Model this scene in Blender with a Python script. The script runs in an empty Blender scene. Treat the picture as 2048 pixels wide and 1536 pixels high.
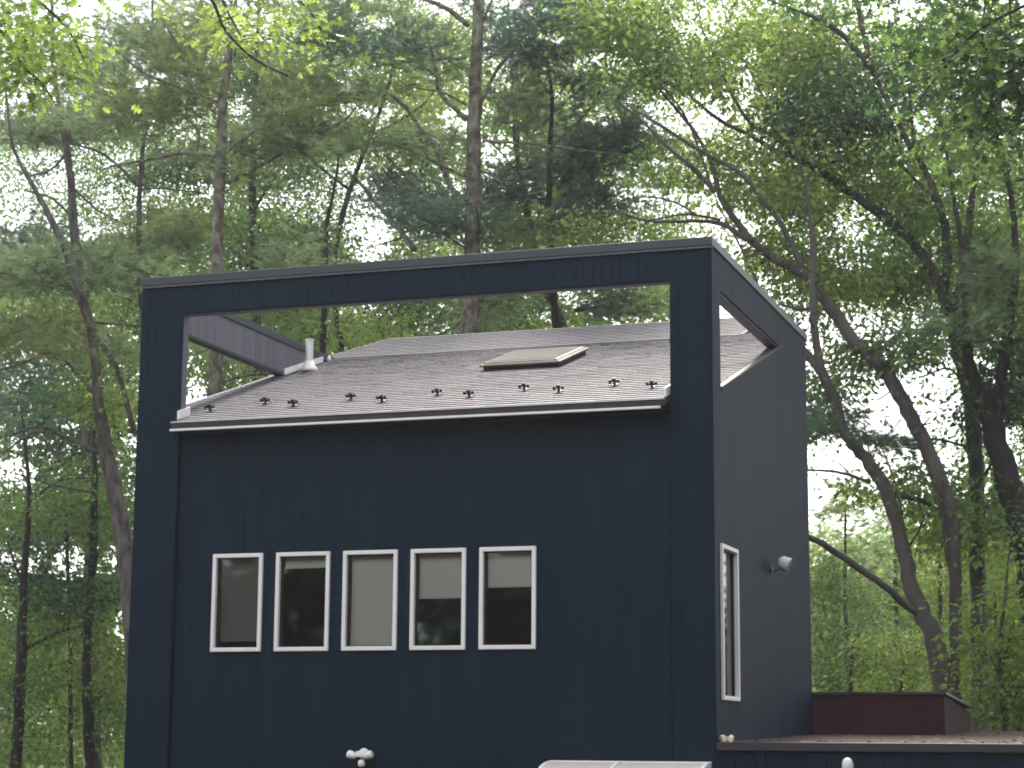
import bpy, math, random
import numpy as np
from mathutils import Matrix, Vector

rad = math.radians
SC = bpy.context.scene
COL = SC.collection
rng = np.random.default_rng(7)
random.seed(7)

# ------------------------------------------------------------------ camera
CAM = np.array([11.3928, -20.2537, 1.6])
YAW, PIT, ROL, FOC = rad(18.7704), rad(10.0698), rad(0.3946), 4055.07   # focal length in photo pixels (2048 wide)
Fv = np.array([-math.sin(YAW)*math.cos(PIT), math.cos(YAW)*math.cos(PIT), math.sin(PIT)])
_R = np.array([math.cos(YAW), math.sin(YAW), 0.0]); _U = np.cross(_R, Fv)
Rv = _R*math.cos(ROL) + _U*math.sin(ROL); Uv = _U*math.cos(ROL) - _R*math.sin(ROL)
cam = bpy.data.cameras.new('camera'); cam.sensor_width = 36; cam.lens = FOC/2048*36; cam.clip_end = 2000; cam.clip_start = .1
co = bpy.data.objects.new('camera', cam); COL.objects.link(co)
co.matrix_world = Matrix(((Rv[0], Uv[0], -Fv[0], CAM[0]), (Rv[1], Uv[1], -Fv[1], CAM[1]), (Rv[2], Uv[2], -Fv[2], CAM[2]), (0, 0, 0, 1)))
SC.camera = co
cam.dof.use_dof = True; cam.dof.focus_distance = 22.5; cam.dof.aperture_fstop = 5

# ------------------------------------------------------------------ light: high thin cloud, sun diffused behind the house
SUN_EL, SUN_AZ = rad(50), rad(-12)          # azimuth measured from +Y towards +X
w = bpy.data.worlds.new('World'); SC.world = w; w.use_nodes = True
nt = w.node_tree; nt.nodes.clear()
out = nt.nodes.new('ShaderNodeOutputWorld'); bg = nt.nodes.new('ShaderNodeBackground'); sky = nt.nodes.new('ShaderNodeTexSky')
sky.sky_type = 'NISHITA'; sky.sun_disc = False; sky.sun_elevation = SUN_EL; sky.sun_rotation = SUN_AZ
sky.air_density = 1.0; sky.dust_density = 3.0; sky.ozone_density = 1.0
tc = nt.nodes.new('ShaderNodeTexCoord'); nz = nt.nodes.new('ShaderNodeTexNoise'); nz.inputs['Scale'].default_value = 3.0; nz.inputs['Detail'].default_value = 5
rmp = nt.nodes.new('ShaderNodeMapRange'); rmp.inputs[1].default_value = .38; rmp.inputs[2].default_value = .62; rmp.inputs[3].default_value = .10; rmp.inputs[4].default_value = .75
mx = nt.nodes.new('ShaderNodeMix'); mx.data_type = 'RGBA'; mx.inputs[7].default_value = (12.5, 12.3, 12.6, 1)   # cloud white in the sky's own units
nt.links.new(tc.outputs['Generated'], nz.inputs['Vector']); nt.links.new(nz.outputs[0], rmp.inputs[0]); nt.links.new(rmp.outputs[0], mx.inputs[0])
nt.links.new(sky.outputs[0], mx.inputs[6]); nt.links.new(mx.outputs[2], bg.inputs[0]); nt.links.new(bg.outputs[0], out.inputs[0])
bg.inputs[1].default_value = 0.13
sl = bpy.data.lights.new('sun', 'SUN'); sl.energy = 3.0; sl.angle = rad(9); sl.color = (1, .95, .86)
so = bpy.data.objects.new('sun', sl); COL.objects.link(so)
sd = Vector((math.sin(SUN_AZ)*math.cos(SUN_EL), math.cos(SUN_AZ)*math.cos(SUN_EL), math.sin(SUN_EL)))
so.rotation_euler = sd.to_track_quat('Z', 'Y').to_euler()
SC.view_settings.view_transform = 'Standard'; SC.view_settings.look = 'None'; SC.view_settings.gamma = 1; SC.view_settings.exposure = 1.25
SC.cycles.filter_width = 1.9
SC.cycles.max_bounces = 6; SC.cycles.transparent_max_bounces = 8; SC.cycles.caustics_reflective = False; SC.cycles.caustics_refractive = False

# ------------------------------------------------------------------ helpers
def at(u, v, Y):
    r = Fv + Rv*(u-1024)/FOC - Uv*(v-768)/FOC
    return CAM + r*((Y-CAM[1])/r[1])
def dist(p): return float((np.asarray(p)-CAM) @ Fv)
def proj(P):
    d = P - CAM; z = d @ Fv
    return 1024+FOC*(d@Rv)/z, 768-FOC*(d@Uv)/z

def tag(o, label=None, cat=None, group=None, kind=None):
    if label: o['label'] = label
    if cat: o['category'] = cat
    if group: o['group'] = group
    if kind: o['kind'] = kind
    return o
def empty(name, loc=(0, 0, 0)):
    o = bpy.data.objects.new(name, None); COL.objects.link(o); o.location = loc; o.empty_display_size = .2
    return o
def link(name, me, m, parent=None, smooth=False):
    if m is not None and len(me.materials) == 0: me.materials.append(m)
    if smooth: me.shade_smooth()
    o = bpy.data.objects.new(name, me); COL.objects.link(o)
    if parent is not None:
        o.parent = parent
        o.matrix_parent_inverse = Matrix.Translation(-parent.location) if parent.type == 'EMPTY' else Matrix.Identity(4)
    return o

class MB:
    def __init__(s): s.v = []; s.f = []; s.t = []
    def add(s, vs, fs, tone=.5):
        n = len(s.v); s.v += [tuple(map(float, p)) for p in vs]; s.f += [tuple(i+n for i in f) for f in fs]; s.t += [tone]*len(vs); return s
    def hexa(s, b, t, tone=.5):      # bottom quad, top quad (both counter-clockwise from above)
        return s.add(list(b)+list(t), [(3, 2, 1, 0), (4, 5, 6, 7), (0, 1, 5, 4), (1, 2, 6, 5), (2, 3, 7, 6), (3, 0, 4, 7)], tone)
    def box(s, x0, x1, y0, y1, z0, z1, tone=.5):
        return s.hexa([(x0, y0, z0), (x1, y0, z0), (x1, y1, z0), (x0, y1, z0)], [(x0, y0, z1), (x1, y0, z1), (x1, y1, z1), (x0, y1, z1)], tone)
    def lathe(s, c, prof, ax='z', n=14, tone=.5, rot=None):
        vs = []; fs = []
        for r, h in prof:
            for k in range(n):
                a = 2*math.pi*k/n; p = Vector((r*math.cos(a), r*math.sin(a), h))
                if ax == 'y': p = Vector((p.x, p.z, p.y))
                if ax == 'x': p = Vector((p.z, p.y, p.x))
                if rot is not None: p = rot @ p
                vs.append((c[0]+p.x, c[1]+p.y, c[2]+p.z))
        m = len(prof)
        for i in range(m-1):
            for k in range(n): fs.append((i*n+k, i*n+(k+1) % n, (i+1)*n+(k+1) % n, (i+1)*n+k))
        fs.append(tuple(range(n))[::-1]); fs.append(tuple((m-1)*n+k for k in range(n)))
        return s.add(vs, fs, tone)
    def tube(s, pts, rs, n=6, tone=.5):
        P = np.asarray(pts, float); K = len(P)
        if np.isscalar(rs): rs = [rs]*K
        T = np.gradient(P, axis=0); T /= np.linalg.norm(T, axis=1)[:, None]+1e-9
        ref = np.array([.3, 1, .1]); vs = []
        for i in range(K):
            a = np.cross(T[i], ref); a /= np.linalg.norm(a)+1e-9; b = np.cross(T[i], a)
            for k in range(n):
                t = 2*math.pi*k/n; vs.append(P[i]+rs[i]*(a*math.cos(t)+b*math.sin(t)))
        fs = [(i*n+k, i*n+(k+1) % n, (i+1)*n+(k+1) % n, (i+1)*n+k) for i in range(K-1) for k in range(n)]
        fs.append(tuple(range(n))[::-1]); fs.append(tuple((K-1)*n+k for k in range(n)))
        return s.add(vs, fs, tone)
    def mesh(s, name):
        me = bpy.data.meshes.new(name); me.from_pydata(s.v, [], s.f)
        a = me.attributes.new('tone', 'FLOAT', 'POINT'); a.data.foreach_set('value', s.t); me.update()
        return me
    def build(s, name, m, parent=None, bevel=0, smooth=False):
        o = link(name, s.mesh(name), m, parent, smooth)
        if bevel:
            b = o.modifiers.new('bevel', 'BEVEL'); b.width = bevel; b.segments = 2; b.limit_method = 'ANGLE'
        return o

# ------------------------------------------------------------------ materials
def mat(name, col, rough=.6, spec=.5, metal=0, noise=.15, scale=6, bump=0, bscale=60, tone=0, stretch=None, tint=None, trans=0, tscale=.35):
    m = bpy.data.materials.new(name); m.use_nodes = True; n = m.node_tree; N = n.nodes; L = n.links
    p = N['Principled BSDF']; p.inputs['Roughness'].default_value = rough; p.inputs['Metallic'].default_value = metal
    p.inputs['Specular IOR Level'].default_value = spec
    c = N.new('ShaderNodeTexCoord'); mp = N.new('ShaderNodeMapping'); L.new(c.outputs['Object'], mp.inputs[0])
    if stretch: mp.inputs['Scale'].default_value = stretch
    t = N.new('ShaderNodeTexNoise'); t.inputs['Scale'].default_value = scale; t.inputs['Detail'].default_value = 6; t.inputs['Roughness'].default_value = .6
    L.new(mp.outputs[0], t.inputs['Vector'])
    r = N.new('ShaderNodeMapRange'); r.inputs[1].default_value = .3; r.inputs[2].default_value = .7; r.inputs[3].default_value = 1-noise; r.inputs[4].default_value = 1+noise
    L.new(t.outputs[0], r.inputs[0])
    mul = N.new('ShaderNodeMix'); mul.data_type = 'RGBA'; mul.blend_type = 'MULTIPLY'; mul.inputs[0].default_value = 1
    mul.inputs[6].default_value = (*col, 1); L.new(r.outputs[0], mul.inputs[7]); o = mul.outputs[2]
    if tint:
        t2 = N.new('ShaderNodeTexNoise'); t2.inputs['Scale'].default_value = scale*tscale; t2.inputs['Detail'].default_value = 4; L.new(mp.outputs[0], t2.inputs['Vector'])
        r2 = N.new('ShaderNodeMapRange'); r2.inputs[1].default_value = .42; r2.inputs[2].default_value = .66; L.new(t2.outputs[0], r2.inputs[0])
        mt = N.new('ShaderNodeMix'); mt.data_type = 'RGBA'; L.new(r2.outputs[0], mt.inputs[0]); L.new(o, mt.inputs[6]); mt.inputs[7].default_value = (*tint, 1); o = mt.outputs[2]
    if tone:
        a = N.new('ShaderNodeAttribute'); a.attribute_name = 'tone'
        r3 = N.new('ShaderNodeMapRange'); r3.inputs[3].default_value = 1-tone; r3.inputs[4].default_value = 1+tone; L.new(a.outputs['Fac'], r3.inputs[0])
        m3 = N.new('ShaderNodeMix'); m3.data_type = 'RGBA'; m3.blend_type = 'MULTIPLY'; m3.inputs[0].default_value = 1; L.new(o, m3.inputs[6]); L.new(r3.outputs[0], m3.inputs[7]); o = m3.outputs[2]
    L.new(o, p.inputs['Base Color'])
    if bump:
        b = N.new('ShaderNodeTexNoise'); b.inputs['Scale'].default_value = bscale; b.inputs['Detail'].default_value = 4; L.new(mp.outputs[0], b.inputs['Vector'])
        bp = N.new('ShaderNodeBump'); bp.inputs['Strength'].default_value = bump; bp.inputs['Distance'].default_value = .01; L.new(b.outputs[0], bp.inputs['Height']); L.new(bp.outputs[0], p.inputs['Normal'])
    if trans: p.inputs['Transmission Weight'].default_value = trans
    return m

def leafmat(name, col, tcol, rough=.45, tr=.45, var=.45):
    m = bpy.data.materials.new(name); m.use_nodes = True; n = m.node_tree; N = n.nodes; L = n.links; N.clear()
    o = N.new('ShaderNodeOutputMaterial'); p = N.new('ShaderNodeBsdfPrincipled'); t = N.new('ShaderNodeBsdfTranslucent'); mixs = N.new('ShaderNodeMixShader')
    a = N.new('ShaderNodeAttribute'); a.attribute_name = 'tone'
    r = N.new('ShaderNodeMapRange'); r.inputs[3].default_value = 1-var; r.inputs[4].default_value = 1+var; L.new(a.outputs['Fac'], r.inputs[0])
    for c, s, k in ((col, p, 'Base Color'), (tcol, t, 'Color')):
        m1 = N.new('ShaderNodeMix'); m1.data_type = 'RGBA'; m1.blend_type = 'MULTIPLY'; m1.inputs[0].default_value = 1; m1.inputs[6].default_value = (*c, 1); L.new(r.outputs[0], m1.inputs[7]); L.new(m1.outputs[2], s.inputs[k])
    p.inputs['Roughness'].default_value = rough; p.inputs['Specular IOR Level'].default_value = .25
    mixs.inputs[0].default_value = tr; L.new(p.outputs[0], mixs.inputs[1]); L.new(t.outputs[0], mixs.inputs[2]); L.new(mixs.outputs[0], o.inputs[0])
    return m

M = {}
M['siding'] = mat('navy_siding', (.0044, .0152, .0278), .65, .08, noise=.14, scale=5, bump=.2, bscale=40, stretch=(1, 1, .12), tone=.05)
M['siding_side'] = M['siding']
M['grey_siding'] = mat('weathered_grey_siding', (.125, .121, .132), .7, .3, noise=.15, scale=6, bump=.3, bscale=40, stretch=(1, 1, .1), tone=.15)
M['cap'] = mat('dark_cap_metal', (.026, .033, .036), .5, .5, noise=.15, scale=3)
M['shingle'] = mat('grey_asphalt_shingle', (.122, .112, .142), .55, .5, noise=.2, scale=30, bump=.5, bscale=160, tone=.42)
M['butt'] = mat('asphalt_butt_shadow', (.030, .028, .034), .9, .2)  # dark asphalt butts, with the shadow line under each course painted in
M['underlay'] = mat('shingle_underlay', (.05, .048, .05), .9, .2)  # dark underlay colour of the roof deck and upper roof body
M['white'] = mat('white_vinyl', (.78, .75, .72), .45, .4, noise=.05, scale=4)
M['white_fl'] = mat('bare_aluminium_flashing', (.66, .60, .56), .4, .5, metal=.2, noise=.12, scale=5)
M['black'] = mat('black_plastic', (.012, .012, .015), .45, .5)
M['gutter_dark'] = mat('dark_fascia', (.03, .026, .032), .55, .4)
M['sky_frame'] = mat('bronze_skylight_frame', (.13, .105, .075), .5, .3, noise=.2, scale=8)
M['sky_glass'] = mat('dusty_acrylic_dome', (.052, .044, .038), .75, .10, noise=.25, scale=3, tint=(.095, .08, .07))
M['curb'] = mat('skylight_curb', (.04, .039, .05), .8, .15)
M['blind'] = mat('roller_blind_fabric', (.86, .84, .78), .85, .1, noise=.04, scale=20)
M['blind_dark'] = mat('grey_roller_blind_fabric', (.24, .235, .21), .85, .1, noise=.05, scale=20)
M['sash'] = mat('brown_sash', (.035, .02, .018), .5, .4)
M['room'] = mat('room_wall', (.10, .115, .10), .9, .2)
M['maroon'] = mat('maroon_siding', (.060, .017, .021), .8, .12, noise=.12, scale=5, bump=.2, bscale=30, stretch=(1, 1, .15), tone=.12)
M['olive'] = mat('olive_brown_siding', (.036, .019, .015), .85, .1, noise=.12, scale=5, tone=.12)
M['wing_roof'] = mat('leaf_littered_roof', (.055, .037, .030), .9, .1, noise=.45, scale=9, bump=.8, bscale=30, tint=(.07, .05, .04))
M['litter'] = mat('dead_leaf', (.09, .05, .032), .7, .3, tone=.5)
M['grey_metal'] = mat('grey_lamp_housing', (.62, .62, .62), .4, .5, noise=.1)
M['lamp_face'] = mat('lamp_lens', (.16, .15, .13), .2, .6)
M['foam'] = mat('cream_crumbled_wood', (.75, .68, .52), .8, .2, noise=.3, scale=30, bump=1, bscale=40)
M['bark'] = mat('grey_brown_bark', (.060, .048, .044), .9, .2, noise=.55, scale=9, bump=1.0, bscale=22, stretch=(1, 1, .35), tint=(.12, .11, .095), tscale=.9)
M['bark_dark'] = mat('dark_bark', (.032, .026, .024), .9, .2, noise=.4, scale=9, bump=1.0, bscale=22, stretch=(1, 1, .35))
M['bark_lichen'] = mat('lichen_bark', (.105, .078, .06), .9, .2, noise=.5, scale=8, bump=1.0, bscale=18, stretch=(1, 1, .6), tint=(.22, .22, .17), tscale=1.1)
M['bark_light'] = mat('smooth_oak_bark', (.068, .058, .052), .9, .2, noise=.45, scale=6, bump=.9, bscale=20, stretch=(1, 1, .3), tint=(.11, .10, .09))
L_ = {}
L_['pine'] = leafmat('pine_needles', (.108, .155, .080), (.23, .32, .12), .5, .42, .6)
L_['pine_y'] = leafmat('yellowish_pine_needles', (0.134, 0.171, 0.076), (0.290, 0.359, 0.117), .5, .45, .6)
L_['pine_b'] = leafmat('blue_green_needles', (0.081, 0.134, 0.095), (0.138, 0.248, 0.138), .5, .38, .6)
L_['pine_d'] = leafmat('dark_hemlock_needles', (.048, .078, .060), (.08, .13, .08), .5, .3, .6)
L_['bright'] = leafmat('oak_and_sunlit_leaf', (.130, .190, .042), (.30, .44, .07), .4, .5, .5)  # bright oak green, also paints sunlight on maple and far foliage
L_['green'] = leafmat('green_leaf', (.072, .120, .042), (.19, .31, .066), .4, .48, .55)
L_['ygreen'] = leafmat('yellow_green_leaf', (.112, .155, .046), (.32, .43, .085), .4, .5, .55)
L_['dark'] = leafmat('deep_green_leaf', (0.024, 0.054, 0.027), (0.062, 0.131, 0.041), .4, .4, .6)
L_['pale'] = leafmat('pale_green_leaf', (0.159, 0.207, 0.116), (0.359, 0.469, 0.207), .5, .5)  # paled colour stands in for haze and sun on far foliage

# ------------------------------------------------------------------ ground
def ground():
    n = 60; xs = np.linspace(-1, 1, n+1); xs = np.sign(xs)*np.abs(xs)**2.2*900
    V = [(x, y, -.02+.12*math.sin(x*.11+1)*math.cos(y*.09) if max(abs(x-3), abs(y)) > 16 else 0.0) for y in xs for x in xs]
    F = [(j*(n+1)+i, j*(n+1)+i+1, (j+1)*(n+1)+i+1, (j+1)*(n+1)+i) for j in range(n) for i in range(n)]
    me = bpy.data.meshes.new('ground'); me.from_pydata(V, [], F)
    o = link('ground', me, mat('forest_floor', (.055, .060, .028), .95, .2, noise=.5, scale=1.2, tint=(.075, .05, .03)))
    tag(o, kind='structure')
ground()

# ------------------------------------------------------------------ the house
W, D, H = 6.7, 5.36, 6.80
S = .322                                      # pitch of the low shed roof
roofz = lambda y: 5.20+S*y                    # its upper surface
BOT = 0.0
house = empty('house', (3.35, 2.68, 0))
tag(house, 'dark navy box shaped house with an open square frame around its sloping grey shingle roof', 'house')

WINS = [(1.014, 1.6), (1.785, 2.405), (2.585, 3.198), (3.375, 3.982), (4.158, 4.767)]
WT, WB = 3.645, 2.59
REC = .05                                     # the front wall sits this far behind the frame's face
UX0, UX1, UZ = .535, 6.253, 6.42              # frame opening on the front
TY0, TZ = .40, 6.37
SWY = (.29, 1.03, 2.07, 3.65)

def strips(mb, edges, ranges, put, th, tone=.5, groove=.0038):
    """vertical boards between the given edges; ranges(a,b) gives [(zb_a,zb_b,zt_a,zt_b)]"""
    for a, b in zip(edges[:-1], edges[1:]):
        if b-a < .004: continue
        g = groove/2 if b-a > .03 else 0
        for zb0, zb1, zt0, zt1 in ranges(a, b):
            put(mb, a+g, b-g, zb0, zb1, zt0, zt1, th, tone+random.uniform(-.25, .25))
def put_front(y):
    def f(mb, a, b, zb0, zb1, zt0, zt1, th, tone):
        mb.hexa([(a, y, zb0), (b, y, zb1), (b, y+th, zb1), (a, y+th, zb0)], [(a, y, zt0), (b, y, zt1), (b, y+th, zt1), (a, y+th, zt0)], tone)
    return f
def put_side(x, sgn=1):                        # boards on a plane x = const, th goes inwards
    def f(mb, a, b, zb0, zb1, zt0, zt1, th, tone):
        x1 = x-sgn*th; lo, hi = min(x, x1), max(x, x1)
        mb.hexa([(lo, a, zb0), (hi, a, zb0), (hi, b, zb1), (lo, b, zb1)], [(lo, a, zt0), (hi, a, zt0), (hi, b, zt1), (lo, b, zt1)], tone)
    return f
def edges(a, b, pitch=.1016, extra=()):
    e = [a]; k = a+pitch
    while k < b-.02: e.append(k); k += pitch
    e.append(b)
    for x in extra:
        if a < x < b:
            e = [q for q in e if abs(q-x) > .02 or q in (a, b)]; e.append(x)
    return sorted(e)
def panels(name, e, ranges, put, m, th=.014, per=12, back=None):
    """groups the boards into four-foot siding panels, each one part of the house"""
    for i in range(0, len(e)-1, per):
        ee = list(e[i:i+per+1]); ee[0] += .003; ee[-1] -= .003
        mb = MB(); strips(mb, ee, ranges, put, th)
        if back:
            bm = e[i:i+per+1]; cuts = [bm[0]]+[x for x in bm[1:-1] if x in back[0]]+[bm[-1]]
            for a, b in zip(cuts[:-1], cuts[1:]):
                for r in ranges(a, b): back[1](mb, a, b, *r, .02, .2)
        mb.build(name, m, house)

# front wall (recessed), with the window holes
hole_x = [x for w_ in WINS for x in w_]
def r_front(a, b):
    m = (a+b)/2
    zt = roofz(REC)-.06
    for x0, x1 in WINS:
        if x0-.001 <= m <= x1+.001: return [(BOT, BOT, WB, WB), (WT, WT, zt, zt)]
    return [(BOT, BOT, zt, zt)]
e = edges(UX0+.014, UX1-.014, extra=hole_x)
panels('siding_panel', e, r_front, put_front(REC), M['siding'], back=(hole_x, put_front(REC+.0035)))
# frame columns and beam on the front (T1-11 boards proud of the core)
TH = .14
COL_D = .40
def r_const(z0, z1): return lambda a, b: [(z0, z0, z1, z1)]
mb = MB(); strips(mb, edges(0, UX0), r_const(BOT, H), put_front(0), .014); mb.build('column_siding', M['siding'], house)
mb = MB(); strips(mb, edges(UX1, W), r_const(BOT, H), put_front(0), .014); mb.build('column_siding', M['siding'], house)
for i in range(5):
    a = UX0+(UX1-UX0)*i/5; b = UX0+(UX1-UX0)*(i+1)/5
    mb = MB(); strips(mb, edges(a, b), r_const(UZ, H), put_front(0), .014); mb.build('beam_siding', M['siding'], house)
# cores of columns and beams
core = MB()
core.box(.005, UX0-.0, .005, TH, BOT, H-.002); core.box(UX1, W-.012, .005, TH, BOT, H-.002)
core.box(.005, .13, TH, COL_D, BOT, H-.002); core.box(W-.14, W-.012, TH, COL_D, BOT, H-.002)
core.box(UX0, UX1, .005, TH, UZ, H-.002)
core.build('frame_core', M['siding'], house)
mb = MB(); strips(mb, edges(.02, TH), r_const(roofz(TH)+.05, UZ), put_side(UX0+.006, 1), .012); mb.build('column_lining', M['grey_siding'], house)
# soffit board of the front beam
MB().box(UX0+.004, UX1-.004, .02, TH-.02, UZ-.02, UZ-.003).build('beam_soffit', M['gutter_dark'], house)

# right-hand side wall
rake = lambda y: roofz(y)-.03
ymeet = (TZ-5.20+.03)/S
def r_side(a, b):
    m = (a+b)/2; res = []
    lo = [(BOT, BOT)]
    if m < TY0:
        return [(BOT, BOT, H, H)]
    top = [(rake(a), rake(b))] if m < ymeet else [(H, H)]
    if SWY[0] < m < SWY[1]:
        pass
    segs = []
    if SWY[0]-.001 <= m <= SWY[1]+.001: segs = [(BOT, BOT, SWY[2], SWY[2]), (SWY[3], SWY[3], top[0][0], top[0][1])]
    else: segs = [(BOT, BOT, top[0][0], top[0][1])]
    if m < ymeet: segs.append((TZ, TZ, H, H))
    return segs
def r_side_c(a, b):
    m = (a+b)/2
    if m < TY0:
        if SWY[0]-.001 <= m: return [(BOT, BOT, SWY[2], SWY[2]), (SWY[3], SWY[3], H, H)]
        return [(BOT, BOT, H, H)]
    return r_side(a, b)
brk = [SWY[0], TY0, SWY[1], ymeet]
e = edges(0.014, D, extra=brk)
panels('siding_panel', e, r_side_c, put_side(W, 1), M['siding'], back=(brk, put_side(W-.005, 1)))
# inner face and soffit of the right beam, left beam
mb = MB()
mb.box(W-.15, W-.034, COL_D+.001, D, TZ, H-.002); mb.build('beam_core', M['siding'], house)
MB().box(W-.148, W-.02, COL_D+.003, ymeet+.1, TZ-.018, TZ-.001).build('beam_soffit', M['gutter_dark'], house)
# left beam: grooved grey boards on its inner face
LX = .14
MB().box(.02, LX-.014, COL_D+.001, D, TZ-.002, H-.002).build('beam_core', M['siding'], house)
ye = edges(TH+.004, 4.6)
mb = MB(); strips(mb, ye, lambda a, b: [(max(TZ, roofz(a)+.0), max(TZ, roofz(b)+.0), H-.01, H-.01)] if b < 4.72 else [], put_side(LX, 1), .013); mb.build('beam_siding', M['grey_siding'], house)
MB().box(.022, LX, TH+.003, 3.72, TZ-.03, TZ-.004).build('beam_soffit', M['gutter_dark'], house)
# left outer wall, rear wall
MB().box(0, .1, TH, D, BOT, 5.15).hexa([(0, TH, 5.15), (.1, TH, 5.15), (.1, D, 5.15), (0, D, 5.15)], [(0, TH, rake(TH)), (.1, TH, rake(TH)), (.1, D, rake(D)), (0, D, rake(D))]).build('wall', M['siding'], house)
MB().box(0.1, W-.04, D-.12, D, BOT, 6.7).build('wall', M['siding'], house)
# room behind the windows
MB().box(UX0, UX1, 3.4, 3.45, BOT, 5.0).build('room_wall', M['room'], house)
MB().box(.12, W-.05, .2, D-.13, 4.45, 4.5).build('ceiling', M['room'], house)
MB().box(.12, W-.05, .2, D-.13, 1.9, 1.95).build('room_floor', M['room'], house)

# metal cap on the frame: a flat top with a front lip, one piece per side
def cap(mb, x0, x1, y0, y1): mb.box(x0, x1, y0, y1, H-.04, H+.055)
MB().box(-.02, W+.02, -.022, TH, H-.035, H+.06).build('frame_cap', M['cap'], house, .006)
MB().box(W-.17, W+.02, TH+.001, D+.02, H-.035, H+.06).build('frame_cap', M['cap'], house, .006)
MB().box(-.02, LX+.02, TH+.001, D+.02, H-.035, H+.06).build('frame_cap', M['cap'], house, .006)
MB().box(-.024, W+.024, -.028, -.012, H-.06, H-.044).build('drip_edge', M['grey_siding'], house)
# corner board of the right column, seen from the side
MB().box(W-.006, W+.012, -.006, .085, BOT+1.62, H-.037).build('corner_board', M['siding'], house)

# ------------------------------------------------------------------ shingle roof
RX0, RX1 = .0, W-.04
EAVE_Y = -.20
def deck(name, pts_top, th, m):
    t = [Vector(p) for p in pts_top]; b = [p-Vector((0, 0, th)) for p in t]
    return MB().add([tuple(p) for p in b+t], [(3, 2, 1, 0), (4, 5, 6, 7), (0, 1, 5, 4), (1, 2, 6, 5), (2, 3, 7, 6), (3, 0, 4, 7)])
roof = empty('roof', (3.35, 2.5, 6.0)); roof.parent = house; roof.matrix_parent_inverse = Matrix.Translation((-3.35, -2.68, 0))
YC = 5.17; ZC = roofz(YC); S2 = .45; YR = 6.18; ZR = ZC+S2*(YR-YC)
d = MB()
def slab(x0, x1, y0, y1, th=.05, off=-.022):
    d.hexa([(x0, y0, roofz(y0)+off-th), (x1, y0, roofz(y0)+off-th), (x1, y1, roofz(y1)+off-th), (x0, y1, roofz(y1)+off-th)],
           [(x0, y0, roofz(y0)+off), (x1, y0, roofz(y0)+off), (x1, y1, roofz(y1)+off), (x0, y1, roofz(y1)+off)], .5)
slab(UX0+.01, UX1-.01, EAVE_Y, TH+.0); slab(RX0, W-.16, TH, COL_D); slab(RX0, W-.045, COL_D, YC+.5)
d.build('roof_deck', M['underlay'], roof)
# every shingle tab is a thin wedge, thick at its butt
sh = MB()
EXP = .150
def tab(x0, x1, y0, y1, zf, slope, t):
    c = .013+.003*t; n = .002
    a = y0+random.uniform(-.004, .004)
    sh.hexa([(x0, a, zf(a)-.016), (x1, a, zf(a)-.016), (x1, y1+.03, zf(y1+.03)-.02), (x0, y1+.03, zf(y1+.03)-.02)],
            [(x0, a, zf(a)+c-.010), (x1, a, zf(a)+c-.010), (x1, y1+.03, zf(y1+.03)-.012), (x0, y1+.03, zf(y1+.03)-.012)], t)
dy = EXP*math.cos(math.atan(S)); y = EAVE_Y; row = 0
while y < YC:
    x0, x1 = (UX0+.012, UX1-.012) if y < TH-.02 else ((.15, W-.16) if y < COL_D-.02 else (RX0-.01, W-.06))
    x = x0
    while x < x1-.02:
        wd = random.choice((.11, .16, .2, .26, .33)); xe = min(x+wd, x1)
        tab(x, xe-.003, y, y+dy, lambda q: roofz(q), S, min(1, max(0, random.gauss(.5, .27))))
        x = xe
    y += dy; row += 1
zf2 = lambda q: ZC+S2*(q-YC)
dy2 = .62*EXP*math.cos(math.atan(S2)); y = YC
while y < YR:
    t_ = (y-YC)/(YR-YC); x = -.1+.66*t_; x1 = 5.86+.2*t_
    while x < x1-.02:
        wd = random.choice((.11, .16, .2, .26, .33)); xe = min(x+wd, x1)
        tab(x, xe-.003, y, min(y+dy2, YR), zf2, S2, min(1, max(0, random.gauss(.06, .2))))  # upper tabs coloured darker to offset the brighter light on the steeper facet
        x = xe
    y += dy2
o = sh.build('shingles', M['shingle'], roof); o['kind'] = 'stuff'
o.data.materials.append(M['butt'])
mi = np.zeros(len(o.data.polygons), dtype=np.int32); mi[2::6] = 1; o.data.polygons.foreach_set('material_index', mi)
# upper roof body: steeper facet, its right-hand cheek and the slope behind
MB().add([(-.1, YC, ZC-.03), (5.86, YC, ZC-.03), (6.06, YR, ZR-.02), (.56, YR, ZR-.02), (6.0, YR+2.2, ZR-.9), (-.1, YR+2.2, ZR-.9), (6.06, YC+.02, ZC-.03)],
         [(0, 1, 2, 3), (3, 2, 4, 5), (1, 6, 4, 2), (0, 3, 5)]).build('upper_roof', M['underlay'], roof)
MB().add([(5.87, YC-.02, ZC-.0), (5.93, YC-.02, ZC-.0), (6.12, YR, ZR+.01), (6.07, YR, ZR+.01), (5.93, YC-.02, ZC-.06), (6.12, YR, ZR-.06)], [(0, 1, 2, 3), (1, 4, 5, 2)]).build('rake_trim', M['grey_siding'], roof)
# rake board on the right side, seen over the side wall
def slope_box(x0, x1, y0, y1, z0, z1):
    return MB().hexa([(x0, y0, roofz(y0)+z0), (x1, y0, roofz(y0)+z0), (x1, y1, roofz(y1)+z0), (x0, y1, roofz(y1)+z0)],
                     [(x0, y0, roofz(y0)+z1), (x1, y0, roofz(y0)+z1), (x1, y1, roofz(y1)+z1), (x0, y1, roofz(y1)+z1)])
slope_box(W-.05, W+.008, COL_D+.02, ymeet+.42, -.07, -.012).build('rake_board', M['siding'], roof)
slope_box(W-.055, W+.014, COL_D+.01, ymeet+.03, -.010, .0).build('rake_flashing', M['gutter_dark'], roof)
slope_box(-.03, .03, COL_D+.01, YC, -.06, .004).build('rake_flashing', M['grey_siding'], roof)
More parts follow.
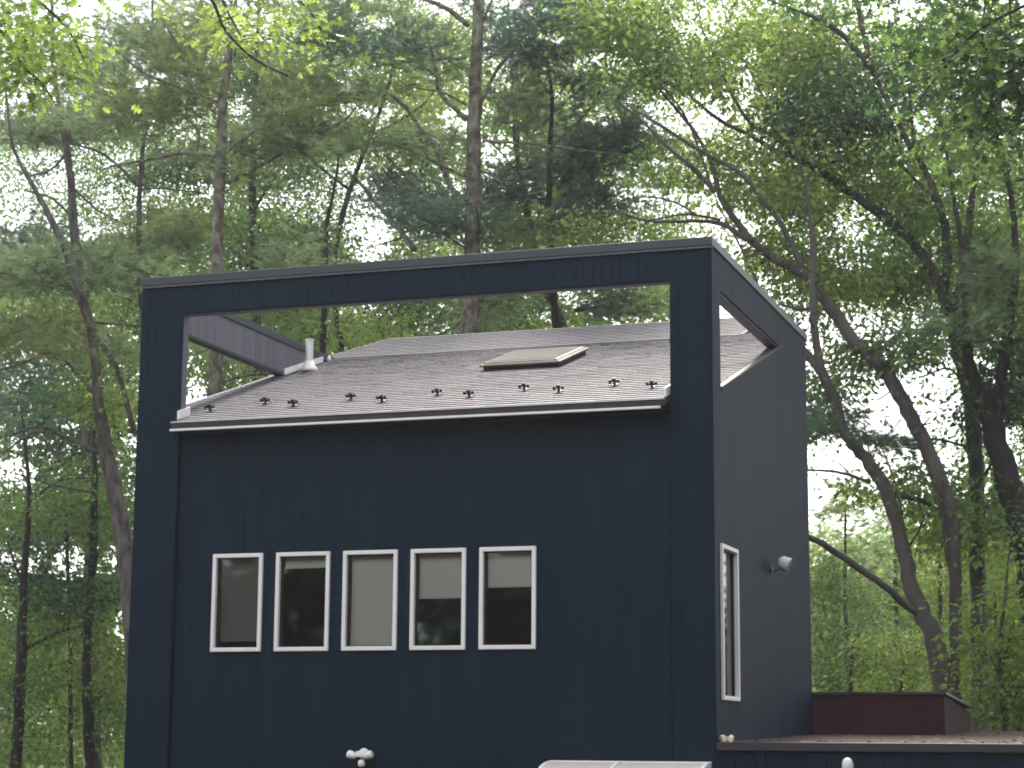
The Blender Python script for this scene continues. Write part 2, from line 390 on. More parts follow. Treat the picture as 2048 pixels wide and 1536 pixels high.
# eave: black fascia, starter strip and the thin white drip line under it
ez = roofz(EAVE_Y)
MB().box(UX0+.012, UX1-.02, EAVE_Y+.005, EAVE_Y+.03, ez-.085, ez-.02).build('fascia', M['gutter_dark'], roof)
MB().box(UX0-.0, UX1-.055, EAVE_Y-.022, EAVE_Y+.02, ez-.112, ez-.086).build('white_drip_edge', M['white'], roof, .004)
MB().box(UX0+.004, UX1-.012, EAVE_Y-.012, EAVE_Y+.10, ez-.016, ez-.004).build('starter_strip', M['white_fl'], roof)
MB().box(UX0+.02, UX1-.03, EAVE_Y+.032, REC-.002, ez-.12, ez-.10).build('eave_soffit', M['siding'], roof)
# step flashings where the roof meets the frame
slope_box(UX0+.004, UX0+.03, EAVE_Y+.14, TH+.06, .002, .10).build('flashing', M['white'], roof)
slope_box(UX1-.032, UX1-.006, EAVE_Y+.05, TH-.05, .002, .095).build('flashing', M['white'], roof)
slope_box(LX+.004, LX+.022, 3.55, 4.75, .004, .085).build('flashing', M['white'], roof)
MB().lathe((.20, 4.86, roofz(4.86)+.03), [(.03, -.03), (.035, 0), (.01, .05)], n=8).build('sealant_lump', M['white_fl'], roof)

# skylight on its curb
sk = empty('skylight', (3.6, 3.3, 6.25)); sk.parent = roof; sk.matrix_parent_inverse = Matrix.Translation((-3.35, -2.5, -6.0))
ang = math.atan(S)
def on_roof(x0, x1, y0, y1, h0, h1, mb=None, ins=0):
    nx = Vector((0, -math.sin(ang), math.cos(ang))); mb = mb or MB()
    P = lambda x, y_, h: tuple(Vector((x, y_, roofz(y_)))+nx*h)
    return mb.hexa([P(x0, y0, h0), P(x1, y0, h0), P(x1, y1, h0), P(x0, y1, h0)], [P(x0+ins, y0+ins, h1), P(x1-ins, y0+ins, h1), P(x1-ins, y1-ins, h1), P(x0+ins, y1-ins, h1)])
on_roof(3.17, 4.13, 2.86, 4.02, -.01, .048).build('curb', M['curb'], sk)
on_roof(3.13, 4.17, 2.82, 4.06, .050, .074, ins=.004).build('skylight_frame', M['sky_frame'], sk, .004)
on_roof(3.16, 4.14, 2.85, 4.03, .076, .098, ins=.03).build('upper_frame', M['sky_frame'], sk, .004)
on_roof(3.21, 4.09, 2.90, 3.98, .099, .106, ins=.01).build('dome', M['sky_glass'], sk, .004)

# vent pipe with its lead boot
pz = roofz(3.957)
vp = MB().lathe((.315, 3.957, pz), [(.052, .05), (.052, .395), (.060, .395), (.060, .415), (.045, .415), (.045, .30)], n=18).build('vent_pipe', M['white_fl'], roof, smooth=False)
MB().lathe((.315, 3.957, pz), [(.14, -.03), (.13, .01), (.075, .07), (.060, .12)], n=18).build('pipe_boot', M['white_fl'], vp, smooth=True)

# snow guards: a plate, a post and a two-winged crossbar each
def guard_mesh():
    mb = MB(); R = Matrix.Rotation(ang, 3, 'X')
    def bx(x0, x1, y0, y1, z0, z1):
        vs = [(x0, y0, z0), (x1, y0, z0), (x1, y1, z0), (x0, y1, z0), (x0, y0, z1), (x1, y0, z1), (x1, y1, z1), (x0, y1, z1)]
        mb.add([tuple(R @ Vector(p)) for p in vs], [(3, 2, 1, 0), (4, 5, 6, 7), (0, 1, 5, 4), (1, 2, 6, 5), (2, 3, 7, 6), (3, 0, 4, 7)])
    bx(-.018, .018, -.06, .12, .003, .009)
    bx(-.014, .014, -.012, .004, .009, .085)
    bx(-.055, .055, -.022, -.012, .040, .055)
    for s in (-1, 1):
        bx(min(s*.034, s*.062), max(s*.034, s*.062), -.026, -.014, .030, .068)
    bx(-.022, .022, -.03, -.012, .056, .082)
    return mb.mesh('snow_guard')
gm = guard_mesh()
for x, y in ((.664, .504), (1.2, .85), (1.697, .55), (2.28, .85), (2.79, .535), (3.333, .86), (3.82, .57), (4.352, .90), (4.85, .60), (5.40, .90), (5.91, .57)):
    o = link('snow_guard', gm, M['black'], roof); o.location = (x, y, roofz(y)+.0)
    o.rotation_euler.z = random.uniform(-.06, .06)

# ------------------------------------------------------------------ windows
glass = bpy.data.materials.new('window_glass'); glass.use_nodes = True
n_ = glass.node_tree; n_.nodes.clear(); o_ = n_.nodes.new('ShaderNodeOutputMaterial'); gl = n_.nodes.new('ShaderNodeBsdfGlossy'); tp = n_.nodes.new('ShaderNodeBsdfTransparent'); ms = n_.nodes.new('ShaderNodeMixShader'); fr = n_.nodes.new('ShaderNodeFresnel')
gl.inputs['Roughness'].default_value = .03; gl.inputs['Color'].default_value = (.9, .95, .92, 1); tp.inputs['Color'].default_value = (.97, .97, .96, 1); fr.inputs[0].default_value = 1.52
ad = n_.nodes.new('ShaderNodeMath'); ad.operation = 'ADD'; ad.inputs[1].default_value = .01; n_.links.new(fr.outputs[0], ad.inputs[0])
n_.links.new(ad.outputs[0], ms.inputs[0]); n_.links.new(tp.outputs[0], ms.inputs[1]); n_.links.new(gl.outputs[0], ms.inputs[2]); n_.links.new(ms.outputs[0], o_.inputs[0])

def rim(a0, a1, z0, z1, wd, d0, d1, P):
    """mitred frame of four pieces with a chamfered inner lip; P maps (a, depth, z) to the world"""
    mb = MB()
    for (p, q, r, s) in ((((a0, z0), (a1, z0), (a1-wd, z0+wd), (a0+wd, z0+wd))), (((a1, z0), (a1, z1), (a1-wd, z1-wd), (a1-wd, z0+wd))),
                         (((a1, z1), (a0, z1), (a0+wd, z1-wd), (a1-wd, z1-wd))), (((a0, z1), (a0, z0), (a0+wd, z0+wd), (a0+wd, z1-wd)))):
        mb.hexa([P(c[0], d1, c[1]) for c in (p, q, r, s)], [P(c[0], d0, c[1]) for c in (p, q, r, s)])
    return mb
def window(a0, a1, z0, z1, P, drop, bm, front=True):
    c = P((a0+a1)/2, 0, z0)
    w_ = empty('window', c); w_.parent = house; w_.matrix_parent_inverse = Matrix.Translation((-3.35, -2.68, 0))
    rim(a0-.012, a1+.012, z0-.012, z1+.012, .045, -.03, .02, P).build('window_frame', M['white'], w_, .006)
    rim(a0+.030, a1-.030, z0+.030, z1-.030, .014, .018, .05, P).build('sash', M['sash'], w_)
    MB().hexa([P(a0+.03, .036, z0+.03), P(a1-.03, .036, z0+.03), P(a1-.03, .042, z0+.03), P(a0+.03, .042, z0+.03)],
              [P(a0+.03, .036, z1-.03), P(a1-.03, .036, z1-.03), P(a1-.03, .042, z1-.03), P(a0+.03, .042, z1-.03)]).build('pane', glass, w_)
    if drop is not None:
        MB().hexa([P(a0+.045, .10, drop), P(a1-.045, .10, drop), P(a1-.045, .104, drop), P(a0+.045, .104, drop)],
                  [P(a0+.045, .10, z1), P(a1-.045, .10, z1), P(a1-.045, .104, z1), P(a0+.045, .104, z1)]).build('blind', bm, w_)
        MB().hexa([P(a0+.045, .094, drop-.004), P(a1-.045, .094, drop-.004), P(a1-.045, .108, drop-.004), P(a0+.045, .108, drop-.004)],
                  [P(a0+.045, .094, drop+.018), P(a1-.045, .094, drop+.018), P(a1-.045, .108, drop+.018), P(a0+.045, .108, drop+.018)]).build('hem_bar', M['white'] if bm is M['blind'] else bm, w_)
    return w_
PF = lambda a, d_, z: (a, REC+d_, z)
PS = lambda a, d_, z: (W-d_, a, z)
drops = (2.70, 3.492, 2.58, 3.135, 3.241)
labs = ('window with a grey blind drawn nearly to the sill', 'window with its blind rolled almost fully up', 'window closed by a pale blind', 'window with a pale blind halfway down', 'window with a pale blind in its top third')
for i, (x0, x1) in enumerate(WINS):
    w_ = window(x0, x1, WB, WT, PF, drops[i], M['blind_dark'] if i in (0,) else M['blind']); w_['label'] = labs[i]
w_ = window(SWY[0], SWY[1], SWY[2], SWY[3], PS, None, None); w_['label'] = 'tall narrow white framed side window reflecting trees'
# blind stack of thin slats in the upper part of the tall side window
mb = MB()
for k in range(5): mb.box(W-.10, W-.09, SWY[0]+.05, SWY[1]-.05, SWY[3]-.10-.07*k, SWY[3]-.075-.07*k)
mb.build('blind', M['blind'], w_)
mb = MB()
for k in range(14):
    a = SWY[0]+.05+.046*k; mb.box(W-.125-.02*(k % 2), W-.118-.02*(k % 2), a, a+.047, SWY[2]+.06, SWY[3]-.05, rng.uniform(.2, .8))
mb.build('reflection_backing', mat('tan_reflection_backing', (.55, .49, .40), .9, .1, noise=.1, tone=.1), w_)  # pale folds added to stand in for the reflection in this pane
MB().box(3.40, 3.46, REC+.14, REC+.17, 2.62, 2.80).build('green_bottle', mat('green_glass', (.10, .30, .16), .3), house)

# ------------------------------------------------------------------ low wing with a littered flat roof, and the maroon box behind
wing = empty('low_wing', (10, 2.7, 0)); tag(wing, 'low dark wing with a leaf littered flat roof at the foot of the navy house', 'building')
WX1 = 16.0
for x in range(8):
    a = W+.002+(WX1-W)*x/8; b = W+.002+(WX1-W)*(x+1)/8
    mb = MB(); strips(mb, edges(a, b), r_const(0, 1.57), put_front(-.02), .016); mb.box(a, b, -.006, .02, 0, 1.57, .3)
    link('siding_panel', mb.mesh('siding_panel'), M['siding'], wing)
MB().box(W+.002, WX1, .02, 5.5, 0, 1.56).build('wall', M['siding'], wing)
MB().box(W+.02, WX1+.03, -.06, -.022, 1.55, 1.635).build('roof_edge', M['gutter_dark'], wing, .006)
MB().hexa([(W+.02, -.02, 1.575), (WX1, -.02, 1.575), (WX1, 9.5, 1.72), (W+.02, 9.5, 1.72)], [(W+.02, -.02, 1.63), (WX1, -.02, 1.63), (WX1, 9.5, 1.83), (W+.02, 9.5, 1.83)]).build('roof', M['wing_roof'], wing)
mb = MB()
for k in range(160):
    x = rng.uniform(W+.1, 11.5); y = rng.uniform(-.02, 1)**1 * 7 if k % 3 else rng.uniform(-.02, .5)
    z = 1.632+(y+.02)*.021+.004; s = rng.uniform(.015, .035); a = rng.uniform(0, 6.28); q = rng.uniform(-.006, .012, 4)+.004
    mb.add([(x+s*math.cos(a+i*1.57), y+s*math.sin(a+i*1.57), z+q[i]) for i in range(4)], [(0, 1, 2, 3)], rng.uniform(0, 1))
o = link('leaf_litter', mb.mesh('leaf_litter'), M['litter']); tag(o, 'dry brown fallen leaves lying on the flat wing roof', 'litter', kind='stuff')

box = empty('maroon_annex', (7, 7, 0)); tag(box, 'maroon clad box with a dark cap standing behind the flat roof', 'building')
AX1, AY0, AY1, AZ = 8.309, 5.40, 8.33, 2.235
for i in range(4):
    a = 3.6+(AX1-3.6)*i/4; b = 3.6+(AX1-3.6)*(i+1)/4
    mb = MB(); strips(mb, edges(a, b, .2), r_const(0, AZ), put_front(AY0), .016, groove=.006); mb.box(a, b, AY0+.012, AY0+.05, 0, AZ, .3)
    mb.build('siding_panel', M['maroon'], box)
for i in range(3):
    a = AY0+.02+(AY1-AY0)*i/3; b = AY0+.02+(AY1-AY0)*(i+1)/3
    rz = lambda p, q: [(0, 0, AZ-.06*(p-AY0), AZ-.06*(q-AY0))]
    mb = MB(); strips(mb, edges(a, b, .2), rz, put_side(AX1+.016, 1), .016, groove=.006); mb.box(AX1-.04, AX1+.004, a, b, 0, AZ-.06*(b-AY0), .3)
    mb.build('siding_panel', M['olive'], box)
AZB = 2.12
MB().hexa([(3.6, AY0+.06, 0), (AX1-.05, AY0+.06, 0), (AX1-.05, AY1, 0), (3.6, AY1, 0)], [(3.6, AY0+.06, AZ-.01), (AX1-.05, AY0+.06, AZ-.01), (AX1-.05, AY1, AZB-.01), (3.6, AY1, AZB-.01)]).build('wall', M['maroon'], box)
MB().hexa([(3.55, AY0-.03, AZ+.001), (AX1+.05, AY0-.03, AZ+.001), (AX1+.05, AY1+.06, AZB+.001), (3.55, AY1+.06, AZB+.001)], [(3.55, AY0-.03, AZ+.035), (AX1+.05, AY0-.03, AZ+.035), (AX1+.05, AY1+.06, AZB+.035), (3.55, AY1+.06, AZB+.035)]).build('roof_cap', M['cap'], box, .004)

# ------------------------------------------------------------------ things on the walls
# twin-bulb floodlight with a sensor
fl = empty('flood_light', (2.86, REC, 1.46)); tag(fl, 'white twin head flood light with sensor mounted low on the navy front wall', 'flood light')
cx = 2.862
MB().lathe((cx, REC-.02, 1.485), [(.055, -.02), (.062, .0), (.058, .018)], ax='y', n=18).build('mounting_plate', M['white'], fl)
MB().box(cx-.062, cx+.052, REC-.15, REC-.045, 1.452, 1.498).box(cx-.05, cx+.045, REC-.13, REC-.045, 1.498, 1.515).build('housing', M['white'], fl, .012)
for s, dx in ((-1, -.095), (1, .09)):
    r = Matrix.Rotation(s*.9, 3, 'Y') @ Matrix.Rotation(.5, 3, 'X')
    b_ = MB().lathe((cx+dx, REC-.12, 1.472), [(.016, -.055), (.03, -.04), (.043, .0), (.044, .035), (.036, .05)], n=16, rot=Matrix.Rotation(s*1.25, 3, 'Y')).build('lamp_head', M['white'], fl, smooth=True)
    MB().tube([(cx+dx*.55, REC-.09, 1.487), (cx+dx*.8, REC-.11, 1.478)], .014, 8).build('knuckle', M['white'], fl)
MB().tube([(cx+.02, REC-.10, 1.455), (cx+.02, REC-.11, 1.425)], .008, 8).build('stem', M['white'], fl)
MB().lathe((cx+.015, REC-.115, 1.385), [(.025, -.035), (.038, -.02), (.040, .01), (.034, .03), (.012, .042)], n=16).build('sensor', M['white'], fl, smooth=True)

# grey spotlight on the side wall
sp = empty('spot_light', (W, 2.98, 3.6)); tag(sp, 'small grey wall spotlight on the right side wall of the tower', 'spotlight')
MB().lathe((W+.01, 2.86, 3.60), [(.035, -.012), (.035, .014)], ax='x', n=14).build('wall_plate', M['black'], sp)
MB().tube([(W+.01, 2.86, 3.60), (W+.07, 2.88, 3.585), (W+.12, 2.92, 3.63)], .010, 8).build('arm', M['black'], sp)
rt = Matrix.Rotation(rad(38), 3, 'Z') @ Matrix.Rotation(rad(28), 3, 'Y')
def orient_box(mb, c, sx, sy, sz, R_):
    vs = [(-sx, -sy, -sz), (sx, -sy, -sz), (sx, sy, -sz), (-sx, sy, -sz), (-sx*.75, -sy, sz), (sx*.75, -sy, sz), (sx, sy, sz), (-sx*.75, sy, sz)]
    return mb.add([tuple(Vector(c)+R_ @ Vector(p)) for p in vs], [(3, 2, 1, 0), (4, 5, 6, 7), (0, 1, 5, 4), (1, 2, 6, 5), (2, 3, 7, 6), (3, 0, 4, 7)])
cs = Vector((W+.17, 2.90, 3.665))
ax_ = Vector(Rv)*.86-Vector(Uv)*.30-Vector(Fv)*.34
rr = ax_.to_track_quat('Z', 'Y').to_matrix()
MB().lathe(cs, [(.035, -.088), (.062, -.075), (.080, -.04), (.086, .045), (.078, .047), (.074, .02)], n=22, rot=rr).build('lamp_head', M['grey_metal'], sp)
MB().lathe(cs+rr @ Vector((0, 0, .021)), [(.079, .026), (.072, .030)], n=22, rot=rr).build('lens', M['lamp_face'], sp)

# awning of milky sheet on curved white ribs, mostly below the frame
aw = empty('door_awning', (5.8, -.4, 1.2)); tag(aw, 'milky plastic door awning on curved white ribs at the bottom edge of the front wall', 'awning')
def arc(k): t = k/8; return (-.03-.62*math.sin(t*1.5), 1.425-.34*(1-math.cos(t*1.5)))
prof = [arc(k) for k in range(9)]
x0a, x1a = 4.955, 6.66
milky = mat('milky_plastic_sheet', (.62, .54, .50), .3, .5, noise=.06)
for (xa, xb) in ((x0a+.03, 5.70), (5.74, x1a-.03)):
    mb = MB()
    vs = [(x, p[0], p[1]) for x in (xa, xb) for p in prof]+[(x, p[0]+.002, p[1]-.005) for x in (xa, xb) for p in prof]
    fs = [(k, k+1, 9+k+1, 9+k) for k in range(8)]+[(18+k, 27+k, 27+k+1, 18+k+1) for k in range(8)]
    mb.add(vs, fs); mb.build('canopy_sheet', milky, aw)
for x in (x0a, 5.705, x1a-.03):
    mb = MB(); vs = []
    for p, q in zip(prof, [(a+.02*(a < -.04), b-.045) for a, b in prof]):
        vs += [(x, p[0], p[1]+.008), (x+.03, p[0], p[1]+.008), (x+.03, q[0], q[1]), (x, q[0], q[1])]
    fs = [(4*k+i, 4*k+(i+1) % 4, 4*k+4+(i+1) % 4, 4*k+4+i) for k in range(8) for i in range(4)]+[(3, 2, 1, 0), (32, 33, 34, 35)]
    mb.add(vs, fs); mb.build('rib', M['white'], aw)
MB().box(x0a, x1a, -.035, -.002, 1.425, 1.438).build('wall_rail', M['white'], aw)
MB().box(x1a-.005, x1a, -.30, -.01, 1.06, 1.36).build('end_bracket', M['white_fl'], aw)

# dome-topped white vent post in front of the wing wall
ps = empty('vent_post', (8.052, -.2, 0)); tag(ps, 'grey white plastic vent post with rounded top in front of the low wing wall', 'vent pipe')
MB().lathe((8.052, -.2, 0), [(.052, 0), (.052, 1.36)], n=18).build('pipe', M['white'], ps, smooth=False)
MB().lathe((8.052, -.2, 1.36), [(.056, 0), (.058, .05), (.055, .08), (.042, .112), (.02, .128), (.004, .132)], n=18).build('dome_cap', M['grey_metal'], ps, smooth=True)

# pale crumbled lump at the foot of the corner column
mb = MB()
for k in range(9):
    c = (W+.05+rng.uniform(-.02, .03), .10+.045*k+rng.uniform(-.02, .02), 1.655+rng.uniform(-.005, .015)); s = rng.uniform(.016, .034)
    R_ = Matrix.Rotation(rng.uniform(0, 3), 3, Vector(rng.normal(size=3)).normalized()); orient_box(mb, c, s*1.3, s, s*.7, R_)
o = mb.build('broken_wood_lump', M['foam']); tag(o, 'pale crumbled lump lying on the wing roof at the foot of the corner column', 'debris')

# ------------------------------------------------------------------ trees
GAPS = [  # bright openings in the canopy, in photo pixels at any depth: (u, v, ru, rv, strength)
 (70, 360, 75, 55, .93), (20, 400, 60, 60, .9), (150, 440, 60, 40, .7), (25, 945, 50, 28, .95), (240, 420, 60, 50, .55), (230, 318, 50, 22, .7), (25, 200, 30, 20, .8), (180, 12, 25, 18, .9), (235, 28, 20, 10, .9),
 (285, 168, 20, 16, .9), (322, 155, 20, 12, .9), (380, 275, 30, 12, .7), (400, 395, 110, 30, .62), (480, 215, 18, 30, .9), (640, 400, 120, 45, .6), (690, 350, 50, 35, .93), (735, 480, 48, 45, .97), (700, 430, 35, 30, .8),
 (755, 225, 35, 16, .85), (690, 160, 18, 28, .85), (695, 220, 18, 18, .85), (910, 235, 35, 20, .9), (760, 45, 45, 12, .8), (890, 22, 30, 8, .95), (920, 380, 14, 14, .95), (1000, 300, 35, 30, .9), (1000, 150, 25, 35, .75), (1015, 20, 25, 25, .7),
 (1100, 78, 30, 16, .9), (1200, 115, 40, 16, .9), (1240, 125, 40, 14, .8), (1400, 45, 60, 35, .85), (1150, 130, 40, 10, .6), (1130, 190, 20, 15, .8), (1205, 240, 35, 18, .95), (1330, 235, 50, 35, .85), (1300, 260, 30, 20, .8), (1410, 240, 40, 32, .97),
 (1490, 165, 22, 50, .85), (1500, 110, 18, 28, .8), (1340, 195, 90, 22, .5), (1330, 400, 110, 22, .9), (1440, 460, 70, 45, .93), (1270, 385, 60, 14, .8), (1250, 470, 45, 14, .7), (1500, 350, 22, 30, .7), (1550, 330, 14, 20, .9), (1540, 10, 14, 8, .8),
 (1620, 22, 30, 10, .7), (1800, 22, 50, 25, .9), (1690, 60, 22, 16, .8), (1750, 75, 14, 8, .95), (1850, 245, 28, 22, .97), (1840, 130, 15, 8, .9), (1905, 180, 12, 9, .9), (2010, 210, 28, 16, .8), (1720, 440, 55, 40, .8), (1700, 510, 40, 30, .7), (1740, 350, 22, 14, .8), (2000, 400, 25, 20, .85), (1920, 350, 12, 10, .8), (1560, 440, 30, 20, .6),
 (1700, 640, 60, 40, .55), (1620, 640, 12, 50, .8), (1640, 700, 18, 22, .6), (1780, 810, 45, 45, .97), (1860, 790, 60, 60, .9), (1830, 850, 90, 26, .97), (1760, 850, 50, 25, .95), (1930, 730, 14, 26, .98), (1890, 740, 16, 40, .8), (1680, 915, 62, 42, .98), (1640, 970, 32, 50, .95), (1740, 930, 30, 40, .7), (1625, 1030, 12, 25, .9), (2020, 890, 28, 40, .85), (1910, 880, 14, 40, .9), (2000, 660, 40, 20, .6), (1700, 1060, 40, 14, .6), (1850, 1050, 20, 12, .6),
 (2005, 745, 12, 10, .9), (1150, 590, 35, 22, .97), (1265, 572, 28, 12, .95), (1260, 642, 50, 10, .9), (1200, 585, 24, 12, .8), (720, 615, 50, 22, .6), (890, 655, 12, 12, .9), (1100, 628, 16, 18, .8), (1450, 640, 30, 60, .9), (680, 605, 40, 14, .7), (880, 612, 30, 10, .7),
 (140, 1125, 40, 35, .8), (240, 1110, 22, 32, .85), (35, 1125, 35, 28, .7), (245, 1245, 24, 40, .9), (155, 1285, 12, 28, .7), (15, 1215, 22, 20, .7), (75, 880, 16, 10, .8), (170, 945, 28, 10, .6), (20, 770, 14, 18, .85), (150, 850, 30, 10, .7), (250, 880, 10, 8, .7)]
GA = np.array(GAPS); GA[:, 4] *= np.where(GA[:, 1] < 620, .86, .95)
def gapmask(P, edge=1.0):
    """probability of keeping foliage at P"""
    u, v = proj(P); keep = np.ones(len(P))
    for gu, gv, ru, rv, s in GA:
        q = ((u-gu)/ru)**2+((v-gv)/rv)**2
        keep = np.minimum(keep, np.where(q < 1.15, 1-s, 1.0))
    inhouse = (P[:, 0] > -.6) & (P[:, 0] < 7.4) & (P[:, 1] > -1.2) & (P[:, 1] < 9) & (P[:, 2] < 8.2)
    inwing = (P[:, 0] > 3) & (P[:, 0] < 16.5) & (P[:, 1] > -.6) & (P[:, 1] < 9.4) & (P[:, 2] < 2.6)
    keep[inhouse | inwing] = 0
    return keep
def thin(P, amt=1.0):
    k = gapmask(P); k = np.where(k < 1, np.where(k == 0, 0, 1-(1-k)*amt), 1)
    return rng.random(len(P)) < k

def leaf_template(kind):
    if kind == 'oak':       # lobed
        o = [(0, 0), (.14, .16), (.36, .2), (.11, .36), (.52, .60), (.12, .62), (.28, .90), (0, 1), (-.28, .90), (-.12, .62), (-.52, .60), (-.11, .36), (-.36, .2), (-.14, .16)]
        V = [(x, y, abs(x)*.25-.10*(y-.5)**2) for x, y in o]; V.append((0, .5, -.02))
        F = [(i, (i+1) % 14, 14) for i in range(14)]
    elif kind == 'leaf':
        V = [(0, 0, 0), (.30, .40, .09), (.14, .72, .04), (0, 1, -.08), (-.14, .72, .04), (-.30, .40, .09)]
        F = [(0, 1, 2), (0, 2, 3), (0, 3, 4), (0, 4, 5)]
    elif kind == 'big':
        V = [(0, 0, 0), (.34, .45, .12), (0, 1, -.1), (-.34, .45, .12)]; F = [(0, 1, 2), (0, 2, 3)]
    else:                   # pine tuft: a brush of long thin needles along a shoot
        V = []; F = []; r = np.random.default_rng(5); n = 15 if kind == 'tuft' else 12
        for i in range(n):
            b = r.uniform(0, .55); a = r.uniform(0, 6.283); sp = r.uniform(.35, .95); L = r.uniform(.45, .7)
            dx, dz = math.cos(a)*math.sin(sp), math.sin(a)*math.sin(sp)-.06; dy = math.cos(sp)
            wd = .024 if kind == 'tuft' else .034
            px, pz = -math.sin(a)*wd, math.cos(a)*wd
            V += [(px, b, pz), (-px, b, -pz), (dx*L, b+dy*L, dz*L)]; k = 3*i; F.append((k, k+1, k+2))
    return np.array(V, float), np.array(F, int)
TPL = {k: leaf_template(k) for k in ('oak', 'leaf', 'big', 'tuft', 'tuft_c')}

def scatter_mesh(name, kind, P, dirs, up, size, tone):
    """one mesh of len(P) copies of the template, y axis along dirs"""
    V, F = TPL[kind]; n = len(P)
    y = dirs/(np.linalg.norm(dirs, axis=1)[:, None]+1e-9)
    x = np.cross(y, up); x /= np.linalg.norm(x, axis=1)[:, None]+1e-9; z = np.cross(x, y)
    A = (V[None, :, 0, None]*x[:, None]+V[None, :, 1, None]*y[:, None]+V[None, :, 2, None]*z[:, None])*size[:, None, None]+P[:, None]
    A = A.reshape(-1, 3).astype(np.float32); Fi = (F[None]+(np.arange(n)*len(V))[:, None, None]).reshape(-1).astype(np.int32); nf = len(Fi)//3
    me = bpy.data.meshes.new(name); me.vertices.add(len(A)); me.vertices.foreach_set('co', A.ravel())
    me.loops.add(len(Fi)); me.loops.foreach_set('vertex_index', Fi); me.polygons.add(nf)
    me.polygons.foreach_set('loop_start', np.arange(nf, dtype=np.int32)*3)
    a = me.attributes.new('tone', 'FLOAT', 'POINT'); a.data.foreach_set('value', np.repeat(tone, len(V)).astype(np.float32))
    me.update(calc_edges=True)
    global NTRI; NTRI += nf
    return me
NTRI = 0
WK = {}
DENS = 1.25
def smooth_line(pts, k=4):
    P = np.asarray(pts, float); n = len(P)
    if n < 3: 
        t = np.linspace(0, 1, k+1)[:, None]; return P[0]*(1-t)+P[-1]*t
    out_ = []
    for i in range(n-1):
        p0, p1, p2, p3 = P[max(i-1, 0)], P[i], P[i+1], P[min(i+2, n-1)]
        for j in range(k):
            t = j/k; out_.append(.5*((2*p1)+(-p0+p2)*t+(2*p0-5*p1+4*p2-p3)*t*t+(-p0+3*p1-3*p2+p3)*t**3))
    out_.append(P[-1]); return np.array(out_)

def stem(pts, Y, down=False, up=0, drift=0.0, k=4):
    """photo polyline (u, v, width) at depth Y -> points and radii; down: run on to the ground; up: run on upwards by that many metres"""
    n = len(pts); P = []; Rr = []
    for i, (u, v, w_) in enumerate(pts):
        p = at(u, v, Y+drift*i/max(1, n-1)); P.append(p); Rr.append(w_*.46/FOC*dist(p))
    if down:
        d_ = P[0]-P[1]; z = P[0][2]; d_ = d_/max(1e-3, abs(d_[2])); d_[0] *= .5; d_[1] *= .3; d_[2] = -1
        P.insert(0, P[0]+d_*(z+.1)); Rr.insert(0, Rr[0]*1.25)
    if up:
        d_ = P[-1]-P[-2]; d_ /= np.linalg.norm(d_); d_ = d_*.6+np.array([0, 0, .5]); d_ /= np.linalg.norm(d_)
        m = 4
        for i in range(1, m+1): P.append(P[-1]+d_*up/m+rng.normal(0, .08, 3)); Rr.append(Rr[-1]*.72)
    Q = smooth_line(np.column_stack([P, Rr]), k)
    return Q[:, :3], np.maximum(Q[:, 3], .006)
GW, GH, GC = 320, 260, 8
TMASK = np.full((GH, GW), 1e9)
def register(P, R_):
    P = np.asarray(P); Q = []; 
    for i in range(len(P)-1):
        for t in np.linspace(0, 1, 6): Q.append((*(P[i]*(1-t)+P[i+1]*t), R_[i]*(1-t)+R_[i+1]*t))
    Q = np.array(Q); u, v = proj(Q[:, :3]); z = (Q[:, :3]-CAM) @ Fv; rpx = Q[:, 3]/z*FOC
    for a, b, r, zz in zip(u, v, rpx, z):
        if r < 3: continue
        i0, i1 = int((a-r+256)//GC), int((a+r+256)//GC); j = int((b+256)//GC)
        if 0 <= j < GH:
            for i in range(max(0, i0), min(GW-1, i1)+1): TMASK[j, i] = min(TMASK[j, i], zz+.3)
def clear_trunks(P, keep=.22):
    u, v = proj(P); z = (P-CAM) @ Fv
    i = ((u+256)//GC).astype(int); j = ((v+256)//GC).astype(int); ok = (i >= 0) & (i < GW) & (j >= 0) & (j < GH)
    m = np.zeros(len(P), bool); t_ = TMASK[j[ok], i[ok]]; m[ok] = (t_ < 1e8) & (z[ok] < t_)
    m &= z > 26
    return ~m | (rng.random(len(P)) < keep)
def bark_tube(P, R_, n=10):
    register(P, R_)
    mb = MB(); P = np.asarray(P).copy(); R_ = np.asarray(R_).copy()
    seg = np.linalg.norm(np.diff(P, axis=0), axis=1).mean()
    P[1:-1] += rng.normal(0, 1, (len(P)-2, 3))*np.minimum(R_[1:-1, None]*.10, .018); R_ *= rng.uniform(.95, 1.06, len(R_))
    mb.tube(P, R_, n); return mb

